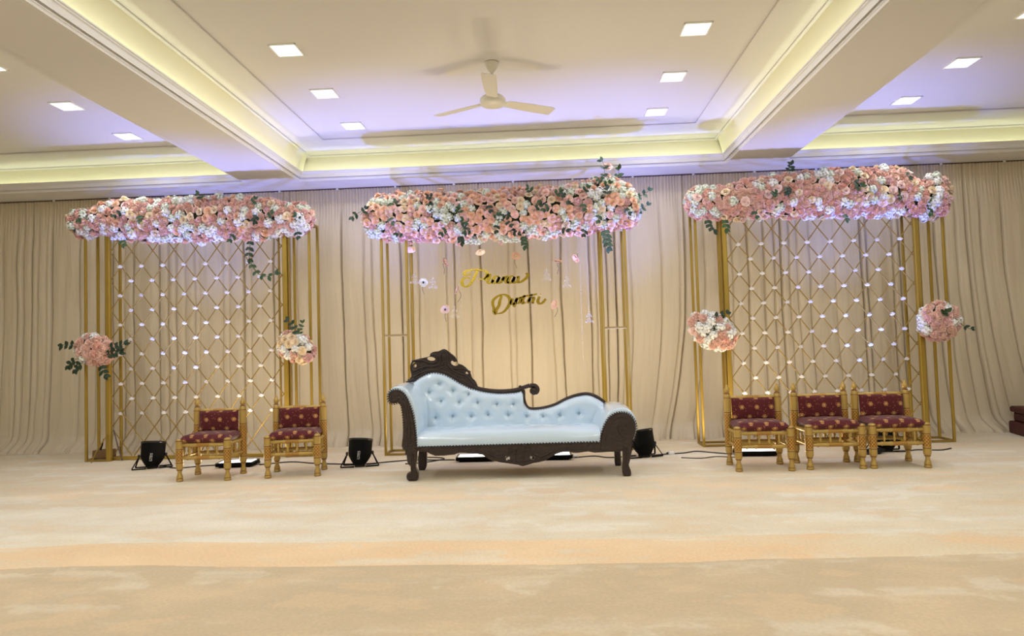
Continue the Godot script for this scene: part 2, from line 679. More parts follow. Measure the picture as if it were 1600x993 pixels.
func lip(a: Vector3, b: Vector3, inward: Vector3) -> MB:
	# crown profile [outward, height], from the soffit edge up and over into the trough
	var prof := [[-0.06, HB - 0.001], [-0.012, HB - 0.001], [-0.010, HB + 0.006], [0.0, HB + 0.006], [0.004, HB + 0.014], [0.010, HB + 0.018], [0.012, HB + 0.036], [0.018, HB + 0.056], [0.028, HB + 0.074], [0.036, HB + 0.080], [0.037, HB + 0.087], [0.044, HB + 0.090], [0.044, HB + 0.100], [0.026, HB + 0.100], [0.026, HB + 0.03]]
	var m := MB.new()
	for k in prof.size() - 1:
		var d0: Vector3 = inward * prof[k][0] + Vector3.UP * prof[k][1]
		var d1: Vector3 = inward * prof[k + 1][0] + Vector3.UP * prof[k + 1][1]
		var t: Vector3 = d1 - d0
		var nn := (b - a).cross(t).normalized()
		var want: Vector3 = inward if k < 12 else (Vector3.UP if k == 12 else -inward)
		if k <= 1:
			want = Vector3.DOWN
		if nn.dot(want) < 0:
			nn = -nn
		m.face(a + d0, b + d0, b + d1, a + d1, nn)
	return m

func ceiling_lights() -> void:
	var rim := MB.new()
	for e in [[-1, 0], [1, 0], [0, -1], [0, 1]]:
		var c := Vector3(e[0] * 0.093, -0.006, e[1] * 0.093)
		rim.tbox(Transform3D(Basis(), c), Vector3(0.012 if e[0] else 0.198, 0.012, 0.012 if e[1] else 0.198), 0.002)
	var rm := rim.mesh()
	var face_ := MB.new()
	face_.tbox(Transform3D(Basis(), Vector3(0, -0.004, 0)), Vector3(0.176, 0.006, 0.176), 0.001)
	var fm := face_.mesh()
	var glow := mat(c8(255, 255, 255), 0.5)
	glow.emission_enabled = true
	glow.emission = c8(250, 252, 255)
	glow.emission_energy_multiplier = 2.2
	var proto: Node3D = null
	var names := {-1.789: "left of the ceiling fan", 1.12: "right of the ceiling fan", -4.04: "in the left ceiling bay", 3.43: "in the right ceiling bay"}
	var order := ["nearest the curtain", "second from the curtain", "third from the curtain"]
	for x in [-1.789, 1.12, -4.04, 3.43]:
		for k in 17:
			var z: float = -6.35 + 0.841 * k
			var at := Vector3(x, HC, z)
			if k >= 3:                                  # the same fittings go on unseen; rear rows added for light on the sofa
				part("unseen_light_frame", rm, M.white, get_node("ceiling"), Transform3D(Basis(), at))
				part("light_panel", fm, glow, get_node("ceiling"), Transform3D(Basis(), at))
			else:
				var lab: String = "square white LED ceiling panel %s, %s" % [names[x], order[k]]
				if proto == null:
					proto = thing("ceiling_light", lab, "light", at, 0, "square LED ceiling panels")
					part("frame", rm, M.white, proto)
					part("diffuser", fm, glow, proto)
				else:
					var c := proto.duplicate()
					c.name = numbered("ceiling_light")
					add_child(c)
					c.position = at
					tag(c, lab)
			area_light("panel_lamp", at + Vector3(0, -0.016, 0), Vector3.DOWN, Vector2(0.2, 0.2), PANEL_C, PANEL_E)

func coves() -> void:
	# warm LED tape lying in the troughs behind the lips
	var glow := mat(c8(255, 244, 190), 0.5)
	glow.emission_enabled = true
	glow.emission = COVE_C
	glow.emission_energy_multiplier = 1.0
	var t: Node3D = get_node("ceiling")
	var h := HB + 0.05
	for r in [[Vector3(-2.576, h, -7.0), Vector3(-2.576, h, 8.6), Vector3(-0.5, 1, 0)], [Vector3(1.936, h, -7.0), Vector3(1.936, h, 8.6), Vector3(0.5, 1, 0)],
			[Vector3(-2.56, h, -7.10), Vector3(1.92, h, -7.10), Vector3(0, 0.5, -1)], [Vector3(-7.4, h, -7.10), Vector3(-3.17, h, -7.10), Vector3(0, 0.5, -1)],
			[Vector3(2.56, h, -7.10), Vector3(6.8, h, -7.10), Vector3(0, 0.5, -1)], [Vector3(-3.164, h, -7.0), Vector3(-3.164, h, 8.6), Vector3(0.5, 1, 0)], [Vector3(2.554, h, -7.0), Vector3(2.554, h, 8.6), Vector3(-0.5, 1, 0)]]:
		var a: Vector3 = r[0]
		var b: Vector3 = r[1]
		var m := MB.new()
		m.box(a - Vector3(0.005, 0.022, 0.005), b + Vector3(0.005, -0.012, 0.005), 0.001)
		part("cove_light", m.mesh(), glow, t)
		var parts := int(ceil((b - a).length() / 2.2))
		for k in parts:
			var p := a.lerp(b, (k + 0.5) / parts)
			var l := (b - a).length() / parts
			var al := AreaLight3D.new()
			al.name = numbered("cove_lamp")
			var y := (b - a).normalized()
			var back: Vector3 = -(r[2] as Vector3).normalized()
			back = (back - y * back.dot(y)).normalized()
			al.basis = Basis(y.cross(back), y, back)
			al.position = p
			al.area_size = Vector2(0.012, l)
			al.light_color = COVE_C
			al.light_energy = COVE_E * l * (0.8 if a.z == b.z else 0.5)
			al.area_range = 16.0
			al.shadow_enabled = true
			add_child(al)

# ------------------------------------------------------------------ curtain
func curtain() -> void:
	var r2 := RandomNumberGenerator.new()
	r2.seed = 11
	# fold edges
	var edges := [XL + 0.02]
	var amps := [1.0]
	while edges[-1] < XR - 0.06:
		var wdt := r2.randf_range(0.05, 0.13) if r2.randf() < 0.6 else r2.randf_range(0.13, 0.34)
		edges.append(minf(edges[-1] + wdt, XR - 0.02))
		amps.append(r2.randf_range(0.45, 1.25) * clampf(wdt / 0.10, 0.5, 1.4))
	var slots := []
	for i in edges.size():
		slots.append(r2.randf_range(0.15, 0.55) if r2.randf() < 0.55 else r2.randf_range(0.7, 1.15))
	var step := 0.0056
	var cols := int((XR - XL - 0.04) / step)
	var ys := [2.856, 2.80, 2.75, 2.69, 2.62, 2.52, 2.4, 2.25, 2.1, 1.95, 1.8, 1.65, 1.5, 1.35, 1.2, 1.05, 0.92, 0.8, 0.68, 0.56, 0.45, 0.35, 0.26, 0.18, 0.12, 0.07, 0.03, 0.012, 0.010]
	var rows := ys.size()
	# where the cloth is drawn aside near the floor: [x, width, shift]
	var pulls := [[1.55, 0.55, -0.26], [5.0, 0.8, 0.30], [0.25, 0.5, 0.03], [-5.9, 0.8, -0.08], [-2.0, 0.45, 0.08], [-1.2, 0.4, -0.03], [2.9, 0.5, 0.05]]
	var wob := FastNoiseLite.new()
	wob.seed = 3
	wob.frequency = 1.0
	var root := thing("backdrop_curtain", "tall cream pleated curtain hung across the whole back of the stage", "curtain")
	var e := 0
	var P := PackedVector3Array()
	P.resize(rows * (cols + 1))
	var tt := PackedFloat32Array()
	var am := PackedFloat32Array()
	var lean := PackedFloat32Array()
	for c in cols + 1:
		var x: float = XL + 0.02 + c * step
		while e < edges.size() - 2 and x > edges[e + 1]:
			e += 1
		var t: float = clampf((x - edges[e]) / (edges[e + 1] - edges[e]), 0, 1)
		var fw: float = edges[e + 1] - edges[e]
		var sl: float = (1.0 - smoothstep(0.003, 0.016, t * fw)) * slots[e] + (1.0 - smoothstep(0.003, 0.016, (1.0 - t) * fw)) * slots[e + 1]
		tt.append(1.0 - minf(sl, 1.2) - 0.35 * pow(absf(2.0 * t - 1.0), 2.5))
		am.append(amps[e])
		lean.append((t - 0.5) * 0.018)
	for r in rows:
		var y: float = ys[r]
		var low := 1.0 - clampf(y / 2.2, 0, 1)
		var open := smoothstep(2.84, 2.2, y)
		for c in cols + 1:
			var x: float = XL + 0.02 + c * step
			var z: float = -7.41 + (0.011 + 0.034 * open) * tt[c] * lerpf(1.0, am[c], 0.35)
			z += 0.012 * wob.get_noise_2d(x * 6.0, y * 0.8) * open
			z += 0.0085 * sin(TAU * (x + 0.012 * wob.get_noise_2d(x * 9.0, 7.0)) / 0.034) * smoothstep(2.42, 2.74, y)
			var dx := 0.02 * wob.get_noise_2d(x * 1.6, y * 0.7 + 5.0) * open
			for p in pulls:
				dx += p[2] * exp(-pow((x - p[0]) / p[1], 2)) * pow(low, 2.6)
			if y < 0.2:
				var k := smoothstep(0.2, 0.01, y)
				z += k * k * (0.10 + 0.12 * wob.get_noise_2d(x * 5.0, 2.0) + 0.05 * tt[c])
			if r == rows - 1:
				z += 0.03 + 0.05 * wob.get_noise_2d(x * 11.0, 4.0)
				y = 0.001
			elif r == rows - 2:
				y = 0.006 + 0.014 * absf(wob.get_noise_2d(x * 17.0, 1.0))
			P[r * (cols + 1) + c] = Vector3(x + dx + lean[c] * low, y, z)
	var n := 9
	for k in n:
		var c0 := int(float(cols) * k / n)
		var c1 := int(float(cols) * (k + 1) / n)
		var Q := PackedVector3Array()
		for r in rows:
			for c in range(c0, c1 + 1):
				Q.append(P[r * (cols + 1) + c])
		var mb := MB.new()
		mb.grid(Q, rows, c1 - c0 + 1, true)
		part("curtain_panel", mb.mesh(), M.curtain, root)
	var tr := MB.new()
	tr.box(Vector3(XL + 0.02, 2.858, -7.425), Vector3(XR - 0.02, 2.869, -7.395), 0.002)
	part("track", tr.mesh(), M.track, root)
	var clip := MB.new()
	clip.box(Vector3(-0.012, 2.850, -7.394), Vector3(0.012, 2.869, -7.384), 0.002)
	var cmesh := clip.mesh()
	for k in 22:
		part("track_clip", cmesh, M.white, root, Transform3D(Basis(), Vector3(-6.9 + 0.66 * k, 0, 0)))

# ------------------------------------------------------------------ gold frames
func post(x: float, z: float, y0: float, y1: float, w: float) -> MB:
	var m := MB.new()
	m.box(Vector3(x - w / 2, y0, z - w / 2), Vector3(x + w / 2, y1, z + w / 2), w * 0.14)
	return m

func pillar(label: String, x0: float, x1: float, z0: float, z1: float, thick: int, rung_y: float) -> Node3D:
	# four uprights joined by rails on the floor, rungs half way and rails at the top; «thick» 0 none, -1 left front, 1 right front
	var o := thing("pillar_frame", label, "stand", Vector3((x0 + x1) / 2, 0, z0), 0, "gold pillar frames")
	var hx := (x1 - x0) / 2
	var d := z1 - z0
	for q in [[-hx, 0.0, thick == -1], [hx, 0.0, thick == 1], [-hx, d, false], [hx, d, false]]:
		var w := 0.046 if q[2] else 0.024
		part("upright", post(q[0], q[1], 0.0, 2.36, w).mesh(), M.gold, o)
		if q[2]:
			part("upright", post(q[0] + 0.034 * signf(-q[0]), q[1] - 0.012, 0.0, 2.34, 0.018).mesh(), M.gold_thin, o)
	for y in [0.012, rung_y, 2.348]:
		for s in [0.0, d]:
			if y == rung_y and s != 0.0:
				continue
			var m := MB.new()
			m.box(Vector3(-hx + 0.012, y - 0.010, s - 0.010), Vector3(hx - 0.012, y + 0.010, s + 0.010), 0.002)
			part("rail", m.mesh(), M.gold_thin, o)
		if y != rung_y:
			for s in [-hx, hx]:
				var m := MB.new()
				m.box(Vector3(s - 0.010, y - 0.010, d + 0.012), Vector3(s + 0.010, y + 0.010, -0.012), 0.002)
				part("rail", m.mesh(), M.gold_thin, o)
	return o

func lotus_mesh() -> ArrayMesh:
	var m := MB.new()
	for layer in [[5, 0.030, 0.55, 0.0], [3, 0.026, 0.15, 0.3]]:
		for k in layer[0]:
			var a: float = lerpf(-1.15, 1.15, float(k) / (layer[0] - 1))
			var dir := Vector3(sin(a), cos(a), 0)
			var side := Vector3(cos(a), -sin(a), 0)
			var P := PackedVector3Array()
			for r in 4:
				var t := r / 3.0
				var wd: float = 0.0085 * sin(PI * (0.18 + 0.82 * t)) + 0.0004
				for c in 3:
					P.append(dir * layer[1] * t + side * wd * (c - 1) + Vector3(0, -0.012, 0.004 + layer[3] * 0.03 + 0.012 * t * layer[2] + (0.004 if c == 1 else 0.0)))
			m.grid(P, 4, 3, true)
	m.tbox(Transform3D(Basis(), Vector3(0, -0.014, 0.004)), Vector3(0.034, 0.007, 0.014), 0.002)
	return m.mesh()

func lattice(label: String, x0: float, x1: float, z: float, nx: float, sx: float, ny: float, sy: float) -> void:
	var o := thing("lattice_panel", label, "panel", Vector3((x0 + x1) / 2, 0, z), 0, "gold lattice panels")
	var cx := (x0 + x1) / 2
	var hw := (x1 - x0) / 2
	var y0 := 0.045
	var y1 := 2.24
	for y in [[0.022, 0.034], [2.25, 0.02]]:
		var m := MB.new()
		m.box(Vector3(-hw, y[0] - y[1] / 2, -0.012), Vector3(hw, y[0] + y[1] / 2, 0.012), 0.003)
		part("frame_rail", m.mesh(), M.gold, o)
	if x0 < 0.0:
		part("upright", post(-2.70 - cx, -0.06, 0.0, 2.25, 0.018).mesh(), M.gold_thin, o)
	var slope := sy / (sx / 2)
	for dirn in [1.0, -1.0]:
		# lines y = ny + dirn * slope * (x - nx - k * sx)
		for k in range(-12, 22):
			var xk := nx - cx + k * sx
			var pts := []
			for xe in [-hw, hw]:
				var ye: float = ny + dirn * slope * (xe - xk)
				if ye >= y0 and ye <= y1:
					pts.append(Vector2(xe, ye))
			for ye in [y0, y1]:
				var xe: float = xk + (ye - ny) / (dirn * slope)
				if xe > -hw and xe < hw:
					pts.append(Vector2(xe, ye))
			if pts.size() < 2 or (pts[1] - pts[0]).length() < 0.06:
				continue
			var a := Vector3(pts[0].x, pts[0].y, 0.004 * dirn)
			var b := Vector3(pts[1].x, pts[1].y, 0.004 * dirn)
			var m := MB.new()
			m.tube([a, b], 0.0052, 6)
			part("lattice_rod", m.mesh(), M.gold_thin, o)
	var lm := lotus_mesh()
	for j in 11:
		var cnt := 8 if j % 2 == 0 else 7
		for i in cnt:
			var p := Vector3(nx - cx + (i + (0.5 if j % 2 else 0.0)) * sx, ny - j * sy, 0.012)
			if absf(p.x) > hw - 0.01:
				continue
			var t := Transform3D(Basis(Vector3(0, 0, 1), rng.randf_range(-0.2, 0.2)) * Basis(Vector3.UP, rng.randf_range(-0.3, 0.3)), p)
			part("lotus_ornament", lm, M.lotus, o, t)

func frames() -> void:
	pillar("slim gold pillar frame at the far left, left of the left lattice", -4.67, -4.43, -6.63, -6.82, 1, 1.12)
	pillar("slim gold pillar frame right of the left lattice, behind the second chair", -2.60, -2.35, -6.65, -6.90, -1, 1.185)
	pillar("slim gold pillar frame behind the high left end of the sofa", -1.60, -1.35, -6.60, -6.85, 0, 1.18)
	pillar("slim gold pillar frame behind the low right end of the sofa", 0.575, 0.81, -6.60, -6.85, 0, 1.19)
	pillar("slim gold pillar frame left of the right lattice, behind the first of three chairs", 1.52, 1.796, -6.70, -6.92, 1, 1.15)
	pillar("slim gold pillar frame at the far right, right of the right lattice", 3.616, 3.875, -6.66, -6.90, -1, 1.15)
	lattice("gold diamond lattice panel with white lotus studs on the left, behind two chairs", -4.425, -2.61, -6.68, -4.327, 0.224, 1.975, 0.15)
	lattice("gold diamond lattice panel with white lotus studs on the right, behind three chairs", 1.80, 3.605, -6.70, 1.929, 0.2216, 1.974, 0.1457)
	# the plain cross bar that carries the middle garland
	var b := thing("top_bar", "gold cross bar under the middle garland between the two sofa pillar frames", "bar", Vector3(-0.39, 2.30, -6.6))
	for z in [0.0, -0.25]:
		var m := MB.new()
		m.box(Vector3(-0.965, -0.012, z - 0.012), Vector3(0.965, 0.012, z + 0.012), 0.003)
		part("bar", m.mesh(), M.gold, b)

# ------------------------------------------------------------------ flowers
func petal(m: MB, a0: float, half: float, r0: float, r1: float, h0: float, h1: float, curl: float, nu := 4, nv := 4, wave := 0.0) -> void:
	var P := PackedVector3Array()
	for j in nv:
		var t := float(j) / (nv - 1)
		for i in nu:
			var s := 2.0 * i / (nu - 1) - 1.0
			var wd := half * (0.35 + 0.9 * sin(PI * (0.12 + 0.62 * t)))
			var r := lerpf(r0, r1, pow(t, 0.8)) * (1.0 - 0.10 * s * s * t)
			var y := lerpf(h0, h1, t) - curl * pow(t, 3.0) * (1.0 - 0.4 * s * s) + wave * sin(s * 5.0 + a0 * 7.0) * t
			var a := a0 + s * wd
			P.append(Vector3(cos(a) * r, y, sin(a) * r))
	m.grid(P, nv, nu, false)

func rose_mesh(r2: RandomNumberGenerator) -> ArrayMesh:
	var m := MB.new()
	for L in [[3, 0.08, 0.20, 0.62, 0.86, 0.02], [4, 0.14, 0.36, 0.46, 0.80, 0.05], [5, 0.22, 0.56, 0.30, 0.70, 0.12], [5, 0.28, 0.80, 0.16, 0.56, 0.22], [6, 0.30, 1.0, 0.04, 0.40, 0.26]]:
		var off := r2.randf() * TAU
		for k in L[0]:
			petal(m, off + TAU * k / L[0] + r2.randf_range(-0.12, 0.12), PI / L[0] * 1.25, L[1], L[2] * r2.randf_range(0.92, 1.06), L[3], L[4] * r2.randf_range(0.94, 1.06), L[5] * r2.randf_range(0.6, 1.4))
	m.ball(Vector3(0, 0.3, 0), Vector3(0.15, 0.42, 0.15), 7, 4)
	return m.mesh()

func carnation_mesh(r2: RandomNumberGenerator) -> ArrayMesh:
	var m := MB.new()
	# frilled petals standing all over a dome, then two skirts
	var seg := 22
	for k in 34:
		var yy := 1.0 - 0.92 * (k + 0.5) / 34.0
		var rr0 := sqrt(1.0 - yy * yy)
		var ph := k * 2.39996 + r2.randf_range(-0.25, 0.25)
		var d := Vector3(rr0 * cos(ph), yy, rr0 * sin(ph))
		var q := facing((d + Vector3(r2.randf_range(-0.3, 0.3), 0.1, r2.randf_range(-0.3, 0.3))).normalized(), r2.randf() * TAU)
		var P := PackedVector3Array()
		var lift := r2.randf_range(0.92, 1.08)
		for j in 3:
			var t := j / 2.0
			for i in 6:
				var sx := 2.0 * i / 5.0 - 1.0
				var frill := (0.11 if i % 2 else -0.11) * t
				P.append(d * lerpf(0.45, 0.86 * lift, t) + q * Vector3(sx * lerpf(0.10, 0.34, t), -0.10 * sx * sx * t, frill + 0.10 * t * t) + Vector3(0, 0.06, 0))
		m.grid(P, 3, 6, false)
	m.ball(Vector3(0, 0.06, 0), Vector3(0.62, 0.62, 0.62), 9, 6)
	for L in [[0.94, 0.42], [1.04, 0.20]]:
		var P := PackedVector3Array()
		var jag := []
		for i in seg + 4:
			jag.append(r2.randf_range(-1, 1))
		for j in 3:
			var t := j / 2.0
			for i in seg + 5:
				var q: float = jag[i % (seg + 4)]
				var alt := 1.0 if i % 2 else -1.0
				var a := TAU * i / (seg + 4)
				var rr: float = lerpf(0.30, L[0] * (1.0 + 0.08 * q), t)
				var y: float = lerpf(0.05, L[1], t) + (0.07 * alt + 0.05 * q) * t
				P.append(Vector3(cos(a) * rr, y, sin(a) * rr))
		m.grid(P, 3, seg + 5, false, true)
	return m.mesh()

func hydrangea_mesh(r2: RandomNumberGenerator) -> ArrayMesh:
	var m := MB.new()
	var count := 24
	for k in count:
		var y := 1.0 - 1.15 * (k + 0.5) / count
		var rr := sqrt(maxf(0.0, 1.0 - y * y))
		var ph := k * 2.39996 + r2.randf_range(-0.2, 0.2)
		var d := Vector3(rr * cos(ph), y, rr * sin(ph))
		var b := facing(d, r2.randf() * TAU)
		var c := d * r2.randf_range(0.84, 1.0)
		var s := r2.randf_range(0.25, 0.31)
		for p in 4:
			var q := b * Basis(Vector3.UP, TAU * p / 4)
			var P := PackedVector3Array()
			for w in [[0.0, 0.12], [0.5, 0.5], [1.0, 0.22]]:
				for e in [-1.0, 0.0, 1.0]:
					P.append(c + q * Vector3(w[0] * s, 0.05 * w[0] - (0.03 if e == 0.0 else 0.0), e * w[1] * s))
			m.grid(P, 3, 3, true)
	m.ball(Vector3(0, 0, 0), Vector3(0.72, 0.72, 0.72), 9, 6)
	return m.mesh()

func blossom_mesh(r2: RandomNumberGenerator) -> ArrayMesh:
	var m := MB.new()
	for L in [[5, 1.0, 0.34], [4, 0.72, 0.46]]:
		var off := r2.randf() * TAU
		for k in L[0]:
			petal(m, off + TAU * k / L[0], PI / L[0] * 1.15, 0.05, L[1] * r2.randf_range(0.9, 1.08), 0.0, L[2], 0.12, 5, 4, 0.04)
	return m.mesh()

func leaf(m: MB, at: Vector3, d: Vector3, up: Vector3, len_: float, wid: float) -> void:
	var dir := d.normalized()
	var side := dir.cross(up).normalized()
	var nn := side.cross(dir)
	var P := PackedVector3Array()
	for j in 4:
		var t := j / 3.0
		var w := wid * sin(PI * clampf(0.08 + 0.92 * t, 0, 1)) * (1.15 - 0.3 * t) + 0.0003
		for i in 3:
			P.append(at + dir * len_ * t + side * w * (i - 1) + nn * (-0.12 * len_ * t * t - (0.0 if i != 1 else 0.06 * len_)))
	m.grid(P, 4, 3, false)

func sprig(pts: Array, pairs: int, len_: float, wid: float, r2: RandomNumberGenerator) -> ArrayMesh:
	var m := MB.new()
	var sm := smooth2(pts, 4)
	m.tube(sm, 0.0022, 5)
	var st := resample(sm, pairs + 1)
	for i in range(1, pairs + 1):
		var d: Vector3 = (st[i] - st[i - 1]).normalized()
		var ax := d.cross(Vector3(0.2, 0.1, 1)).normalized()
		for s in [-1.0, 1.0]:
			if i == pairs and s > 0:
				leaf(m, st[i], d, Vector3(0.1, 0.3, 1), len_, wid)
			else:
				leaf(m, st[i], d * 0.6 + ax * s + Vector3(0, -0.15, r2.randf_range(-0.3, 0.5)), Vector3(0, 0.3, 1), len_ * r2.randf_range(0.75, 1.1), wid)
	return m.mesh()

func flower_kinds() -> void:
	var r2 := RandomNumberGenerator.new()
	r2.seed = 99
	for k in ["rose", "carnation", "hydrangea", "blossom"]:
		flowers[k] = []
	for i in 4:
		flowers.rose.append(rose_mesh(r2))
		flowers.carnation.append(carnation_mesh(r2))
		flowers.hydrangea.append(hydrangea_mesh(r2))
	for i in 3:
		flowers.blossom.append(blossom_mesh(r2))

func put_flower(o: Node3D, kind: String, color: String, p: Vector3, d: Vector3, r: float) -> void:
	var list: Array = flowers[kind]
	var b := facing(d, rng.randf() * TAU).scaled(Vector3.ONE * r)
	part(kind, list[rng.randi() % list.size()], M[color], o, Transform3D(b, p))

func pick(weights: Array) -> Array:
	var total := 0.0
	for w in weights:
		total += w[2]
	var x := rng.randf() * total
	for w in weights:
		x -= w[2]
		if x <= 0.0:
			return w
	return weights[-1]

func garland(label: String, path: Array, z: float, deep: float, mixes: Callable, gap: float, leaves: int) -> Node3D:
	# path: [x, middle height, half height]; the flowers sit all round an oval body
	var mid: Array = path[path.size() / 2]
	var o := thing("flower_garland", label, "flower garland", Vector3(mid[0], 0, z), 0, "flower garlands on the gold frames")
	var pts := []
	for p in path:
		pts.append(Vector3(p[0] - mid[0], p[1], p[2]))
	var sm := resample(smooth2(pts, 5), 60)
	# body of foam and moss
	var P := PackedVector3Array()
	var k := sm.size()
	for i in k:
		var e := sqrt(clampf(1.0 - pow(absf(2.0 * i / (k - 1) - 1.0), 16.0), 0.02, 1.0))
		for j in 17:
			var a := TAU * j / 16.0
			P.append(Vector3(sm[i].x, sm[i].y + cos(a) * (sm[i].z - 0.085) * e, sin(a) * (deep - 0.075) * e))
	var m := MB.new()
	m.grid(P, k, 17, true, true)
	part("foam_base", m.mesh(), M.foam, o)
	var bumps := FastNoiseLite.new()
	bumps.seed = int(path[0][0] * 100)
	bumps.frequency = 1.0
	var taken: Array[Vector3] = []
	var tries := 0
	while tries < 14000 and taken.size() < 560:
		tries += 1
		var s := rng.randf()
		var f := s * (k - 1)
		var q: Vector3 = sm[int(f)].lerp(sm[mini(int(f) + 1, k - 1)], f - int(f))
		var a := rng.randf() * TAU
		if sin(a) < -0.35:
			continue
		var e := 1.0
		if s < 0.04 or s > 0.96:
			e = sqrt(clampf(1.0 - pow((0.04 - minf(s, 1.0 - s)) / 0.04, 2), 0.0, 1.0))
		var lump := bumps.get_noise_2d(q.x * 5.0, a * 0.8)
		var rr := q.z - 0.045 + 0.05 * lump
		var p := Vector3(q.x, q.y + cos(a) * rr * e, sin(a) * (deep - 0.03) * e)
		var ok := true
		for w in taken:
			if w.distance_squared_to(p) < gap * gap:
				ok = false
				break
		if not ok:
			continue
		taken.append(p)
		var d := Vector3(0, cos(a) / rr, sin(a) / deep).normalized()
		if s < 0.05:
			d = (d + Vector3(-1.2 * (1 - s / 0.05), 0, 0)).normalized()
		elif s > 0.95:
			d = (d + Vector3(1.2 * (1 - (1 - s) / 0.05), 0, 0)).normalized()
		d = (d + Vector3(rng.randf_range(-0.4, 0.4), rng.randf_range(-0.35, 0.35), rng.randf_range(-0.1, 0.4))).normalized()
		var w2: Array = pick(mixes.call(s, cos(a)))
		var size: float = {"rose": 0.047, "carnation": 0.045, "hydrangea": 0.048}[w2[0]] * rng.randf_range(0.88, 1.14)
		put_flower(o, w2[0], w2[1], p - d * size * (0.35 if w2[0] == "hydrangea" else (0.15 if w2[0] == "rose" else 0.5)), d, size)
	for i in leaves:
		var f := rng.randf() * (k - 2)
		var q: Vector3 = sm[int(f)]
		var a := rng.randf_range(0.55, PI - 0.45)
		var p := Vector3(q.x, q.y + cos(a) * (q.z - 0.04), sin(a) * (deep - 0.01))
		var d := Vector3(rng.randf_range(-1, 1), rng.randf_range(-0.8, 0.8), 0.25).normalized()
		part("leaf_sprig", sprig([p, p + d * 0.05, p + d * 0.09 + Vector3(0, -0.01, 0.01)], 2, 0.05, 0.016, rng), M.leaf if rng.randf() < 0.5 else M.leaf_dark, o)
	return o

func hang_sprig(o: Node3D, pts: Array, pairs: int, l: float, material: Material) -> void:
	var q := []
	for p in pts:
		q.append(p - o.position)
	part("leaf_sprig", sprig(q, pairs, l, l * 0.34, rng), material, o)

